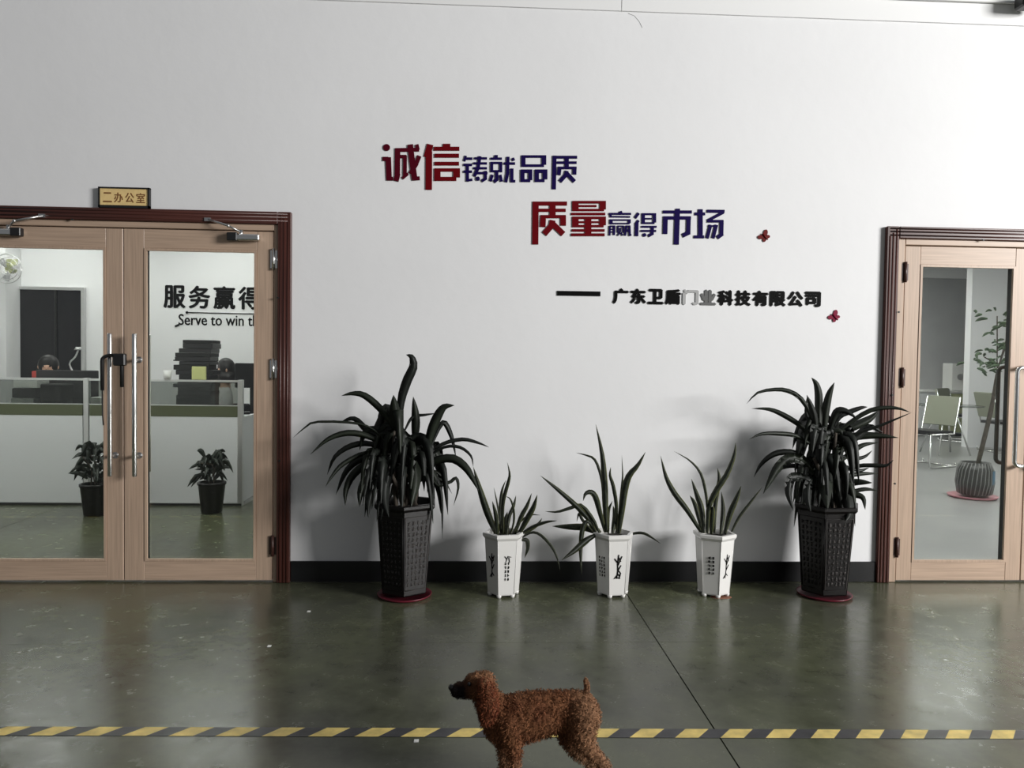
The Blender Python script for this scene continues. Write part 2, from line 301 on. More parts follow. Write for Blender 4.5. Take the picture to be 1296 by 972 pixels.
# ------------------------------------------------------------ doors
def door_set(idx, D, xm, xl, xr, label, right):
    """casing D, meeting line xm, leaf edges xl/xr"""
    e = empty('door_%d' % idx, ((D[0]+D[1])/2, 0, 0), label, kind='structure')
    # outer casing: stepped moulding
    for nm, x0, x1 in (('casing', D[0], D[0]+0.078), ('casing', D[1]-0.078, D[1])):
        k = MB(); k.box((x0, -0.030, 0.001), (x1, -0.0003, DT), 0, 0.004)
        inner = x1 if x0 == D[0] else x0; s_ = -1 if x0 == D[0] else 1
        for q in (0.018, 0.040, 0.060): k.tube([(inner+s_*q, -0.0275, 0.004), (inner+s_*q, -0.0275, DT-q)], 0.006, 8)
        k.build(nm, m_case, e)
    k = MB(); k.box((D[0]+0.078, -0.030, DT-0.072), (D[1]-0.078, -0.0003, DT), 0, 0.004)
    for q in (0.018, 0.040, 0.058): k.tube([(D[0]+0.02, -0.0275, DT-0.072+q), (D[1]-0.02, -0.0275, DT-0.072+q)], 0.006, 8)
    k.build('casing', m_caseh, e)
    # light frame
    hz = DT-0.072
    fy0, fy1 = -0.012, 0.10
    one_box('door_frame', (D[0]+0.0785, fy0, 0.001), (xl-0.004, fy1, hz-0.0005), m_wood, e, 0.003)
    one_box('door_frame', (xr+0.004, fy0, 0.001), (D[1]-0.0785, fy1, hz-0.0005), m_wood, e, 0.003)
    one_box('door_frame', (xl-0.003, fy0, 2.082), (xr+0.003, fy1, hz-0.0005), m_woodh, e, 0.003)
    one_box('stop_board', (o1[0] if idx == 1 else o2[0], 0.1, 2.05), (o1[1] if idx == 1 else o2[1], WT, top), m_case, e)
    k = MB()
    a_, b_ = (o1 if idx == 1 else o2)
    k.box((a_+0.0005, 0.1005, 0.001), (xl-0.03, WT, 2.05)); k.box((xr+0.03, 0.1005, 0.001), (b_-0.0005, WT, 2.05)); k.build('reveal', m_wood, e)
    y0, y1 = -0.006, 0.044
    zb, zt = 0.010, 2.076
    gb, gt = 0.125, 1.965
    for side, (x0, x1) in (('left', (xl, xm-0.002)), ('right', (xm+0.002, xr))):
        st = 0.098; sl = sr = st
        if idx == 1 and side == 'right': sl = 0.118
        fr = MB()
        fr.box((x0, y0, zb), (x0+sl, y1, zt), 0, 0.003); fr.box((x1-sr, y0, zb), (x1, y1, zt), 0, 0.003)
        leaf = fr.build('door_leaf', m_wood, e)
        one_box('bottom_rail', (x0+sl-0.001, y0+0.0005, zb), (x1-sr+0.001, y1-0.0005, gb), m_woodh, leaf, 0.002)
        one_box('top_rail', (x0+sl-0.001, y0+0.0005, gt), (x1-sr+0.001, y1-0.0005, zt), m_woodh, leaf, 0.002)
        bd_ = MB(); q = 0.014
        bd_.box((x0+sl, y0-0.004, gb), (x0+sl+q, y0+0.012, gt)); bd_.box((x1-sr-q, y0-0.004, gb), (x1-sr, y0+0.012, gt))
        bd_.box((x0+sl+q, y0-0.004, gb), (x1-sr-q, y0+0.012, gb+q)); bd_.box((x0+sl+q, y0-0.004, gt-q), (x1-sr-q, y0+0.012, gt))
        bd_.build('glazing_bead', m_wood, leaf)
        gk = MB(); q = 0.010
        gk.box((x0+sl, 0.014, gb), (x0+sl+q, 0.040, gt)); gk.box((x1-sr-q*1.4, 0.008, gb), (x1-sr, 0.042, gt)); gk.box((x0+sl, 0.014, gt-q), (x1-sr, 0.040, gt)); gk.box((x0+sl, 0.014, gb), (x1-sr, 0.040, gb+q*.5))
        gk.build('gasket', m_gasket, leaf)
        one_box('pane', (x0+sl+0.001, 0.021, gb+0.001), (x1-sr-0.001, 0.027, gt-0.001), m_glass, leaf)
        # hinges
        hx = x0-0.002 if side == 'left' else x1+0.002
        for hzz in (1.915, 1.27, 0.22):
            k = MB(); k.tube([(hx, -0.017, hzz-0.062), (hx, -0.017, hzz+0.062)], 0.0095, 10); k.box((hx-0.02, -0.0135, hzz-0.052), (hx+0.02, -0.0095, hzz+0.052))
            k.build('hinge', m_chrome if (idx == 1 and hzz > 1) else mat('dark bronze', (0.05, 0.02, 0.015), 0.4), leaf)
        # handle
        if idx == 1:
            cx = P(139, 500, -0.075).x if side == 'left' else P(170, 500, -0.075).x
            ztop, zbot = P(150, 422, -0.075).z, P(150, 603, -0.075).z
            for yy, sg in ((-0.075, -1), (0.115, 1)):
                k = MB(); k.tube([(cx, yy, zbot), (cx, yy, zbot+0.004), (cx, yy, ztop-0.004), (cx, yy, ztop)], [0.012, 0.0138, 0.0138, 0.012], 16)
                hd = k.build('pull_handle', m_chrome, leaf)
                for zz in (P(150, 455, -0.075).z, P(150, 578, -0.075).z):
                    pass
            k = MB()
            for zz in (P(150, 455, -0.075).z, P(150, 578, -0.075).z):
                k.tube([(cx, -0.075, zz), (cx, y0, zz)], 0.010, 10); k.tube([(cx, y0-0.004, zz), (cx, y0, zz)], 0.019, 12)
                k.tube([(cx, y1, zz), (cx, 0.115, zz)], 0.010, 10)
            k.build('handle_standoff', m_steel, leaf)
        else:
            s_ = -1 if side == 'left' else 1
            bx_ = P(1286, 520, -0.065).x; off = xm-bx_
            mx_ = xm-0.040 if side == 'left' else xm+0.040; bx_ = xm+s_*off
            for yy0, dd, mm_ in ((y0, -0.060, m_chrome), (y1, 0.060, m_blk)):
                zt2, zb2 = P(1290, 465, -.06).z, P(1290, 590, -.06).z; rr = .03; pts = [(mx_, yy0, zt2), (mx_, yy0+dd*.85, zt2), (mx_+s_*.012, yy0+dd, zt2)]
                for a in range(6):
                    t = a/5*PI/2; pts.append((bx_-s_*rr*(1-math.sin(t)), yy0+dd, zt2-rr*(1-math.cos(t))))
                for a in range(6):
                    t = PI/2-a/5*PI/2; pts.append((bx_-s_*rr*(1-math.sin(t)), yy0+dd, zb2+rr*(1-math.cos(t))))
                pts += [(mx_+s_*.012, yy0+dd, zb2), (mx_, yy0+dd*.85, zb2), (mx_, yy0, zb2)]
                k = MB(); k.tube(pts, 0.0125, 12); k.build('pull_handle', mm_, leaf)
        # closer
        if idx == 1:
            px0, px1 = ((288, 328) if side == 'right' else (-14, 26))
            s_ = 1 if side == 'right' else -1
            A = P(px0, 295 if side == 'right' else 292, -0.05); B = P(px1, 296 if side == 'right' else 291, -0.05)
            z_ = 2.035
            xa = A.x; xb = B.x
            cl = one_box('closer_body', (xa, -0.058, z_-0.018), (xb, y0-0.0005, z_+0.018), m_chrome, leaf, 0.006)
            ca = MB(); ca.box((xa-0.003, -0.062, z_-0.022), (xa+0.055, -0.02, z_+0.026), 0, 0.004) if side == 'right' else ca.box((xb-0.055, -0.062, z_-0.022), (xb+0.003, -0.02, z_+0.026), 0, 0.004)
            ca.build('closer_cap', m_blk, cl)
            piv = Vector(((xa+0.075) if side == 'right' else (xb-0.075), -0.04, z_+0.03)); el = piv+Vector((-0.06*s_, -0.045, 0.028)); an = Vector((piv.x-0.19*s_, -0.034, 2.135))
            k = MB(); k.tube([piv-Vector((0, 0, .03)), piv+Vector((0, 0, .012))], 0.011, 10); k.tube([piv, el], 0.006, 8); k.tube([el, an], 0.0065, 8); k.ball(el, 0.010, 10); k.box(an-Vector((.022, .005, .010)), an+Vector((.014, .006, .010)))
            k.build('closer_arm', m_steel, cl)
    return e
xm1 = P(157, 500).x
d1 = door_set(1, D1, xm1, -2.912, -1.184, 'pair of taupe wood-grain glazed doors on the left with straight steel bar handles', False)
d2 = door_set(2, D2, 3.431, 2.63, 4.232, 'pair of pale wood-grain glazed doors at the right edge with bow handles', True)
# small frame screws
k = MB()
for (px, py) in ((92, 278), (1244, 304), (352, 377), (354, 583), (1137, 395), (1132, 612), (1129, 500)):
    p = P(px, py, -0.03); k.tube([(p.x, -0.0385, p.z), (p.x, -0.030, p.z)], 0.006, 8)
k.build('fixing_plug', m_gasket, d1)

# bike lock hung on the left door handle
k = MB(); zt_ = P(145, 450, -0.10).z; cx = P(143, 450, -0.10).x
pts = [(cx-0.055, -0.112, zt_-0.20)]+[(cx-0.055*math.cos(t), -0.112, zt_-0.028+0.03*math.sin(t)) for t in [PI*i/10 for i in range(11)]]+[(cx+0.055, -0.112, zt_-0.18)]
k.tube(pts, 0.0105, 12); lk = empty('bike_lock', (cx, -0.112, zt_-0.2), 'black U shaped lock hanging over the handle of the left glazed door', 'lock')
k.build('shackle', m_rubber, lk)
k = MB(); k.box((cx+0.010, -0.130, zt_-0.058), (cx+0.078, -0.096, zt_+0.012), 0, 0.006); k.build('lock_body', m_blk, lk)
k = MB(); k.tube([(cx-0.055, -0.112, zt_-0.20), (cx-0.054, -0.111, zt_-0.34), (cx-0.05, -0.11, zt_-0.40)], 0.004, 8); k.build('strap', m_rubber, lk)

# ------------------------------------------------------------ lettering
def text_mesh(txt, x0, x1, z0, z1, y, depth, m, name, parent, bold=0.0, slope=0.0):
    c = bpy.data.curves.new('lettering', 'FONT'); c.body = txt; c.resolution_u = 3
    o = bpy.data.objects.new('lettering', c); COL.objects.link(o); bpy.context.view_layer.update()
    me = bpy.data.meshes.new_from_object(o); bpy.data.objects.remove(o); bpy.data.curves.remove(c)
    vs = [v.co.copy() for v in me.vertices]; fs = [tuple(p.vertices) for p in me.polygons]
    edges = {}
    for f in fs:
        for i in range(len(f)): e_ = (f[i], f[(i+1) % len(f)]); edges[e_] = 1
    bnd = [e_ for e_ in edges if (e_[1], e_[0]) not in edges]
    ax = min(v.x for v in vs); bx = max(v.x for v in vs); ay = min(v.y for v in vs); by = max(v.y for v in vs)
    k = MB(); n = len(vs)
    offs = [(0, 0)] if not bold else [(0, 0), (bold, 0), (-bold, 0), (0, bold*.8), (0, -bold*.8)]
    for q, (dx, dz) in enumerate(offs):
        def mp_(v, yy):
            X = x0+bold+(v.x-ax)/(bx-ax)*(x1-x0-2*bold); Z = z0+bold+(v.y-ay)/(by-ay)*(z1-z0-2*bold)+slope*(X-x0)
            return (X+dx, yy-0.00002*q, Z+dz)
        k.add([mp_(v, y-depth) for v in vs]+[mp_(v, y) for v in vs], [tuple(reversed(f)) if False else f for f in fs]+[(a, b_, b_+n, a+n) for a, b_ in bnd])
    bpy.data.meshes.remove(me)
    return k.build(name, m, parent)

def strokes(chars, ox, oy, s, y, depth, parent, name='character'):
    """chars: list of (material, [ (points, width) or ('dot',x,y,r) ]) in a zoomed crop's coordinates"""
    for mt, st in chars:
        k = MB(); q = 0
        for item in st:
            q += 1; yf = y-depth-0.00003*q
            if item[0] == 'dot':
                _, X, Y, r = item
                poly = [P(ox+(X+r*math.cos(a))/s, oy+(Y+r*math.sin(a))/s, y) for a in [2*PI*i/14 for i in range(14)]]
                k.prism([(p.x, p.z) for p in poly], yf, y); continue
            pts, wd = item
            wl = [Vector((ox+X/s, oy+Y/s)) for X, Y in pts]; hw = wd*1.10/s/2
            for i in range(len(wl)-1):
                q += 1; yf = y-depth-0.00003*q
                d = (wl[i+1]-wl[i]).normalized(); n_ = Vector((-d.y, d.x))*hw
                a0 = wl[i] - (d*hw*.8 if i > 0 else Vector((0, 0))); a1 = wl[i+1]
                poly = [P(*(a0+n_), y), P(*(a1+n_), y), P(*(a1-n_), y), P(*(a0-n_), y)]
                k.prism([(p.x, p.z) for p in poly], yf, y)
        k.build(name, mt, parent)
YW = -0.0004
sl1 = empty('wall_slogan', P(608, 235), 'upper raised slogan of two red and four navy characters on the white wall', 'lettering')
def box_(x0, y0, x1, y1, wl, wr, wt, wb, rc=0):
    return [(((x0+wl/2), y0), ((x0+wl/2), y1)), wl], [((x1-wr/2, y0), (x1-wr/2, y1-rc)), wr], [((x0, y0+wt/2), (x1, y0+wt/2)), wt], [((x0, y1-wb/2), (x1-rc, y1-wb/2)), wb]
def bx(x0, y0, x1, y1, wl, wr, wt, wb, rc=0):
    return [(((x0+wl/2, y0), (x0+wl/2, y1)), wl), (((x1-wr/2, y0), (x1-wr/2, y1-rc)), wr), (((x0, y0+wt/2), (x1, y0+wt/2)), wt), (((x0, y1-wb/2), (x1-rc, y1-wb/2)), wb)]
strokes([(m_maroon, [('dot', 110, 140, 52), (((50, 310), (135, 310)), 58), (((135, 285), (148, 620)), 75), (((110, 605), (205, 605)), 52),
    (((235, 178), (595, 172)), 52), (((275, 160), (270, 560), (250, 640)), 72), (((305, 275), (405, 275)), 46), (((385, 260), (383, 560)), 52), (((345, 600), (430, 530)), 38),
    (((462, 95), (490, 330), (528, 610)), 78), (((560, 95), (580, 175)), 48), (((600, 265), (545, 400), (465, 530)), 56), (((490, 607), (605, 598)), 52)]),
  (m_red, [(((760, 95), (712, 285)), 88), (((742, 200), (738, 770)), 88), (((950, 112), (1060, 112)), 50), (((815, 158), (1195, 158)), 54), (((825, 262), (1190, 262)), 54), (((825, 380), (1190, 380)), 50)]
    + bx(825, 452, 1200, 635, 85, 92, 45, 55, 50))], 480, 175, 11.78, YW, 0.005, sl1)
strokes([(m_navy, [(((155, 200), (125, 310)), 45), (((130, 258), (290, 258)), 46), (((105, 385), (285, 385)), 46), (((105, 525), (285, 525)), 46), (((190, 380), (190, 730)), 56), (((170, 705), (290, 690)), 46),
    (((330, 252), (590, 252)), 42), (((310, 355), (590, 355)), 42), (((310, 455), (590, 455)), 42), (((445, 210), (410, 450), (330, 620)), 58), (((380, 555), (600, 555)), 44), (((560, 510), (560, 670), (480, 720)), 52), ('dot', 400, 670, 45)]),
  (m_navy, [(((775, 185), (775, 240)), 66), (((660, 258), (895, 258)), 42)] + bx(660, 325, 900, 535, 55, 55, 42, 40) + [(((790, 520), (790, 690), (735, 735)), 60), (((700, 590), (660, 720)), 54), (((860, 590), (890, 730)), 50),
    (((935, 358), (1165, 358)), 46), (((1020, 220), (1010, 560), (975, 740)), 60), (((1115, 245), (1140, 300)), 50), (((1100, 460), (1100, 720)), 60), (((1075, 720), (1170, 720)), 46)])], 580, 185, 16.2, YW, 0.005, sl1)
strokes([(m_navy, bx(75, 180, 550, 400, 75, 80, 45, 45, 40)+bx(60, 455, 282, 692, 72, 70, 62, 50, 35)+bx(335, 455, 572, 692, 75, 85, 62, 50, 50)),
  (m_navy, [(((714, 185), (702, 835)), 70), (((690, 215), (1150, 215)), 50), (((760, 320), (1140, 320)), 44), (((950, 200), (950, 430)), 72), (((780, 422), (1140, 422)), 46), (((815, 400), (795, 560)), 68), (((1102, 400), (1098, 550)), 68), (((950, 480), (930, 560), (820, 685)), 68), (((955, 530), (1100, 685)), 66)])], 655, 185, 15.25, YW, 0.005, sl1)
sl2 = empty('wall_slogan', P(795, 303), 'lower raised slogan starting with two red characters on the white wall', 'lettering')
strokes([(m_red, [(((152, 120), (146, 760)), 84), (((110, 150), (620, 150)), 54), (((190, 250), (600, 250)), 44), (((405, 140), (405, 345)), 82), (((225, 345), (600, 345)), 44), (((266, 330), (258, 500)), 76), (((562, 330), (562, 480)), 76), (((405, 400), (390, 480), (280, 605)), 78), (((410, 455), (565, 605)), 76)]),
  (m_red, bx(700, 112, 1195, 262, 88, 85, 36, 32, 25)+[(((790, 187), (1060, 187)), 28), (((680, 305), (1190, 305)), 34)]+bx(700, 345, 1195, 502, 88, 85, 34, 32, 30)+[(((780, 427), (1100, 427)), 26), (((935, 350), (935, 600)), 84), (((690, 550), (1180, 550)), 34), (((680, 615), (1180, 615)), 38)])], 665, 245, 11.78, YW, 0.005, sl2)
strokes([(m_navy, [(((325, 200), (338, 245)), 56), (((90, 255), (545, 255)), 38), (((110, 312), (525, 318)), 30), (((125, 270), (125, 320)), 38)]+bx(105, 368, 535, 468, 60, 50, 28, 28, 20)+
    [(((112, 498), (104, 700)), 36), (((200, 498), (196, 690)), 38), (((105, 508), (215, 508)), 26), (((110, 570), (200, 570)), 20), (((110, 628), (200, 628)), 20),
     (((275, 505), (275, 640)), 28), (((265, 508), (395, 508)), 24), (((385, 505), (385, 640)), 28), (((328, 540), (322, 620), (270, 700)), 26), (((335, 640), (372, 700)), 28),
     (((445, 505), (422, 700)), 40), (((430, 508), (530, 508)), 26), (((512, 505), (518, 690), (550, 685)), 38), (((470, 570), (488, 625)), 24)]),
  (m_navy, [(((700, 240), (628, 340)), 52), (((700, 390), (640, 470)), 48), (((662, 440), (656, 712)), 66)]+bx(765, 243, 1055, 462, 60, 62, 36, 34, 30)+[(((810, 355), (965, 355)), 28), (((755, 520), (1068, 520)), 36), (((740, 605), (1058, 605)), 38), (((985, 520), (978, 665), (900, 708)), 54), ('dot', 818, 688, 38)])], 765, 255, 16.2, YW, 0.005, sl2)
strokes([(m_navy, [(((378, 125), (378, 200)), 68), (((120, 182), (620, 182)), 48), (((125, 285), (605, 285)), 52), (((165, 262), (158, 562)), 72), (((565, 262), (558, 545), (460, 592)), 66), (((370, 200), (352, 745)), 80)]),
  (m_navy, [(((670, 215), (850, 215)), 46), (((768, 135), (768, 605)), 72), (((655, 612), (832, 612)), 46), (((880, 168), (1185, 172)), 48), (((1165, 190), (890, 335)), 46), (((885, 342), (1165, 342)), 42), (((1135, 330), (1130, 575), (1060, 625)), 60), (((945, 405), (885, 635)), 52), (((1045, 405), (985, 635)), 52), (((900, 425), (1060, 425)), 26)])], 830, 255, 13.64, YW, 0.005, sl2)

co = empty('company_name', P(906, 388), 'black raised company name line with a leading dash under the slogans', 'lettering')
strokes([(m_ink, [(((50, 70), (232, 73)), 18)])], 690, 350, 3.323, YW, 0.005, co, 'dash')
name = '广东卫盾门业科技有限公司'
xa, xb = 774.5, 1039.5; wch = (xb-xa)/12
for i, ch in enumerate(name):
    l, r_ = xa+i*wch+0.6, xa+(i+1)*wch-0.6
    yt, yb = 364.8+0.017*(l-xa), 384.6+0.017*(l-xa)
    A = P(l, yb); B = P(r_, yt)
    mt = m_glare1 if i == 4 else (m_glare2 if i == 5 else m_ink)  # two characters carry painted glare, the rest stay black
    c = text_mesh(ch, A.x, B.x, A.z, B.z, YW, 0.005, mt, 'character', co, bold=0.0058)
    if i == 4: c['label'] = 'character with glare painted in as pale grey'
    if i == 5: c['label'] = 'character with weaker glare painted in as dark grey'

def butterfly(px, py, size, rot, m, label):
    c = P(px, py); k = MB()
    for s_ in (-1, 1):
        for (dx, dz, rx, rz, a) in ((0.36, 0.25, 0.40, 0.25, 0.65), (0.26, -0.24, 0.28, 0.20, -0.7)):
            n = 16; poly = []
            for i in range(n):
                t = 2*PI*i/n; u = rx*math.cos(t); v = rz*math.sin(t)
                X = dx+u*math.cos(a)-v*math.sin(a); Z = dz+u*math.sin(a)+v*math.cos(a)
                X *= s_; XX = X*math.cos(rot)-Z*math.sin(rot); ZZ = X*math.sin(rot)+Z*math.cos(rot)
                poly.append((c.x+XX*size, c.z+ZZ*size))
            k.prism(poly, -0.006, -0.0004)
    o = empty('wall_butterfly', (c.x, 0, c.z), label, 'wall decoration', 'butterfly decorations')
    k.build('wing', m, o)
    d = Vector((-math.sin(rot), 0, math.cos(rot)))
    k = MB(); k.tube([Vector((c.x, -0.008, c.z))-d*size*.5, Vector((c.x, -0.008, c.z))+d*size*.45], size*.09, 8); k.build('body', m, o)
butterfly(967.5, 299.5, 0.052, 0.75, m_butter2, 'dark red wall butterfly after the lower slogan line')
butterfly(1056, 401, 0.052, 0.75, m_butter, 'crimson wall butterfly below the end of the company name')

# office name plate above the left doors
A = P(124, 262.5, -0.03); B = P(189, 236.5, -0.03)
zb_ = DT+0.002; zt_ = zb_+0.118
sg = empty('door_sign', ((A.x+B.x)/2, -0.02, zb_), 'gold name plate in a black frame standing on the left door casing', 'sign')
one_box('plate', (A.x+0.008, -0.024, zb_+0.012), (B.x-0.008, -0.014, zt_-0.008), m_gold, sg)
k = MB(); k.box((A.x, -0.030, zb_), (A.x+0.009, -0.006, zt_)); k.box((B.x-0.009, -0.030, zb_), (B.x, -0.006, zt_)); k.box((A.x, -0.030, zt_-0.008), (B.x, -0.006, zt_)); k.box((A.x, -0.030, zb_), (B.x, -0.006, zb_+0.014)); k.box((A.x+.004, -0.013, zb_+.004), (B.x-.004, -0.006, zt_-.004))
k.build('frame', m_blk, sg)
ws = (B.x-A.x-0.04)/4
mtxt = mat('brown sign print', (0.20, 0.09, 0.03), 0.5)
for i, ch in enumerate('二办公室'):
    x = A.x+0.02+i*ws
    text_mesh(ch, x+0.006, x+ws-0.006, zb_+0.03, zb_+0.088, -0.0240, 0.001, mtxt, 'character', sg, bold=0.0012)

# small black fitting at the top right corner
p = P(1300, 6, -0.1)
fx = empty('wall_fitting', (p.x, -0.03, p.z), 'small black fitting under the beam at the top right corner', 'fitting')
k = MB(); k.box((p.x-0.05, -0.14, p.z-0.02), (p.x+0.09, -0.05, p.z+0.06), 0, 0.01); k.build('housing', m_blk, fx)
k = MB(); k.tube([(p.x+0.02, -0.05, p.z+0.02), (p.x+0.02, -0.03, p.z+0.02)], 0.02, 12); k.build('bracket', m_blk, fx)

# ------------------------------------------------------------ hazard tape on the floor
def tape():
    A0 = F(0, 925.5); B0 = F(1290, 930); d = (B0-A0).normalized(); n_ = Vector((-d.y, d.x, 0))
    hw = (F(640, 919.3)-F(640, 930.3)).length/2
    pitch = (F(386, 925)-F(328, 925)).length; start = F(35, 931)
    k = MB(); z = 0.0006; base = start - n_*0
    t0 = (start-A0).dot(d)
    yl = pitch*0.52; sh = pitch*0.33
    def q(t, s_, zz=0.0016): v = A0+d*t+n_*s_; return (v.x, v.y, zz)
    i0, i1 = -14, 36
    for i in range(i0, i1):
        a = t0+i*pitch
        k.add([q(a, -hw), q(a+yl, -hw), q(a+yl+sh, hw), q(a+sh, hw)], [(0, 1, 2, 3)], 0)
        k.add([q(a+yl, -hw), q(a+pitch, -hw), q(a+pitch+sh, hw), q(a+yl+sh, hw)], [(0, 1, 2, 3)], 1)
    my = mat('worn yellow tape', (0.72, 0.55, 0.17), 0.5, noise_amt=0.25, noise_scale=18)
    mk = mat('worn black tape', (0.035, 0.035, 0.04), 0.4, noise_amt=0.4, noise_scale=18)
    # underside edge so the tape has a body
    a = t0+i0*pitch; b_ = t0+i1*pitch
    for s_ in (-hw, hw): k.add([q(a, s_, 0.0002), q(b_, s_, 0.0002), q(b_, s_), q(a, s_)], [(0, 1, 2, 3)], 1)
    o = k.build('hazard_tape', [my, mk]); tag(o, 'yellow and black striped hazard tape across the concrete floor', 'tape')
tape()
# small litter specks on the floor
for q_, (px, py, lb) in enumerate(((341, 818, 'tiny pale paper scrap on the floor below the left doors'), (391, 774, 'tiny white scrap on the floor near the left black pot'), (527, 938, 'small pale scrap on the floor in front of the hazard tape'))):
    p = F(px, py); k = MB(); k.box((p.x-.008, p.y-.010, 0.0005), (p.x+.008, p.y+.008, 0.003)); tag(k.build('paper_scrap', m_paper), lb, 'litter', 'scraps on the floor')

# ------------------------------------------------------------ potted plants
def hexpot(c, R0, R1, h, rot, m, parent, rim=0.012, feet=True):
    k = MB(); rr = rot
    prof = [(R0*0.96, 0.014), (R0, 0.022), (R1*0.985, h-0.035), (R1+rim*.4, h-0.028), (R1+rim, h-0.018), (R1+rim, h-0.003), (R1+rim*.6, h), (R1-0.012, h), (R1-0.016, h-0.03), (R1-0.02, h-0.05)]
    k.lathe(prof, c, 6, 0, rr, smooth=False)
    if feet:
        for q in range(6):
            a = rr+2*PI*q/6; x = c[0]+R0*.86*math.sin(a); y = c[1]-R0*.86*math.cos(a); k.tube([(x, y, c[2]+0.0005), (x, y, c[2]+0.018)], [0.012, 0.016], 8)
    # corner ribs
    for q in range(6):
        a = rr+2*PI*q/6
        k.tube([(c[0]+R0*math.sin(a), c[1]-R0*math.cos(a), c[2]+0.02), (c[0]+R1*.985*math.sin(a), c[1]-R1*.985*math.cos(a), c[2]+h-.033)], 0.0016, 6)
    return k.build('pot', m, parent)
def facet_frame(c, R0, R1, h, rot, q):
    """returns function (u in -1..1, v 0..1) -> point just proud of facet q, and its half width at v"""
    a0, a1 = rot+2*PI*q/6, rot+2*PI*(q+1)/6
    def f(u, v, off=0.0015):
        R = R0+(R1-R0)*v; p0 = Vector((R*math.sin(a0), -R*math.cos(a0), 0)); p1 = Vector((R*math.sin(a1), -R*math.cos(a1), 0))
        n_ = Vector((math.sin((a0+a1)/2), -math.cos((a0+a1)/2), 0))
        return Vector(c)+p0.lerp(p1, (u+1)/2)+n_*off+Vector((0, 0, 0.022+(h-0.057)*v))
    return f
def ink(fn, segs, parent, m=m_ink, name='ink_painting', r=0.0014):
    k = MB()
    for s_ in segs: k.tube([fn(u, v) for u, v in s_], r, 5)
    return k.build(name, m, parent)
def glyph(u, v, w_, h_, rng):
    out = []
    for i in range(rng.randint(1, 2)): y = v+h_*rng.uniform(-.8, .8); out.append([(u-w_*rng.uniform(.6, 1), y), (u+w_*rng.uniform(.6, 1), y)])
    for i in range(rng.randint(1, 2)): x = u+w_*rng.uniform(-.6, .6); out.append([(x, v-h_), (x+rng.uniform(-.3, .3)*w_, v+h_)])
    if rng.random() < .5: out.append([(u-w_*.7, v-h_), (u+w_*.6, v+h_*.5)])
    return out

def leaf_path(pts, w_, y0, y1, m, parent, twist=0.0, n=12, belly=0.45, fold=0.25, ysag=None, name='leaf', thick=0.0012, base_w=0.5):
    """pixel polyline from base to tip; plane y goes y0 -> y1"""
    L = [0]
    for i in range(1, len(pts)): L.append(L[-1]+math.dist(pts[i-1], pts[i]))
    wp = []
    for (px, py), l in zip(pts, L):
        t = l/L[-1]; y = y0+(y1-y0)*(t**0.9); wp.append(P(px, py, min(y, -0.02)))
    leaf3d(wp, w_/223.0, m, parent, twist, n, belly, fold, name, thick, base_w)
def leaf3d(wp, wm, m, parent, twist=0.0, n=12, belly=0.45, fold=0.25, name='leaf', thick=0.0012, base_w=0.5, uvs=True):
    sp = spline(wp, n); vs = []; uv = []
    for i, p in enumerate(sp):
        t = i/n; tan = (sp[min(i+1, n)]-sp[max(i-1, 0)]).normalized(); view = (p-CAM).normalized()
        side = tan.cross(view); side = side.normalized() if side.length > 1e-4 else Vector((1, 0, 0))
        nr = side.cross(tan).normalized(); tw = twist*(0.6+0.8*t)
        sd = side*math.cos(tw)+nr*math.sin(tw); nn = sd.cross(tan)
        if t < belly: prof = base_w+(1-base_w)*math.sin(t/belly*PI/2)
        else: prof = max(0.03, math.cos((t-belly)/(1-belly)*PI/2)**0.8)
        hw = wm/2*prof/max(0.6, math.cos(tw))
        for u in (-1, 0, 1): vs.append(p+sd*hw*u+nn*(0 if u == 0 else hw*fold)); uv.append(((u+1)/2, t))
        vs.append(p-nn*thick); uv.append((0.5, t))
    fs = []
    for i in range(n):
        a = i*4; b_ = a+4
        fs += [(a, a+1, b_+1, b_), (a+1, a+2, b_+2, b_+1), (a+2, a+3, b_+3, b_+2), (a+3, a, b_, b_+3)]
    vs = [Vector((v.x, min(v.y, -0.008), v.z)) if world_loc(parent).y < 0.2 and v.y < 0.3 else v for v in vs]
    me = bpy.data.meshes.new(name); org = world_loc(parent)
    me.from_pydata([tuple(v-org) for v in vs], [], fs); me.materials.append(m)
    ul = me.uv_layers.new(name='UVMap')
    for pl in me.polygons:
        pl.use_smooth = True
        for li in pl.loop_indices: ul.data[li].uv = uv[me.loops[li].vertex_index]
    o = bpy.data.objects.new(name, me); COL.objects.link(o); o.parent = parent
    return o

HW = 0.363
def white_pot(px, yc, phi_view, leaves, label, seed, paint):
    c = P(px, 745, yc); c.z = 0; az = math.atan2(c.x, c.y-CAM.y)
    R1, R0, h = 0.112, 0.090, HW
    e = empty('potted_snake_plant', c, label, 'potted plant', 'snake plants in white pots')
    rot = math.radians(phi_view)-az
    pot = hexpot(c, R0, R1, h, rot, m_porc, e)
    k = MB(); k.lathe([(R1-0.02, h-0.055), (R1-0.02, h-0.028), (0.0, h-0.022)], c, 6, 0, rot, False); k.build('soil', m_soil, e)
    rng = random.Random(seed)
    ff = lambda q: facet_frame(c, R0, R1, h, rot, q)
    paint(ff, pot, rng)
    for pts, w_, dy, tw in leaves:
        b0 = yc+rng.uniform(-0.03, 0.03)
        leaf_path(pts, w_*.82, b0, yc+dy, m_snake, e, tw, belly=0.4, fold=0.30, thick=0.003)
    return e
def text_cols(f, us, rng, v0=0.38, v1=0.72, rows=5, w_=0.09):
    out = []
    for u in us:
        for r in range(rows): out += glyph(u, v0+(v1-v0)*(r+.5)/rows, w_, (v1-v0)/rows*.33, rng)
    return out
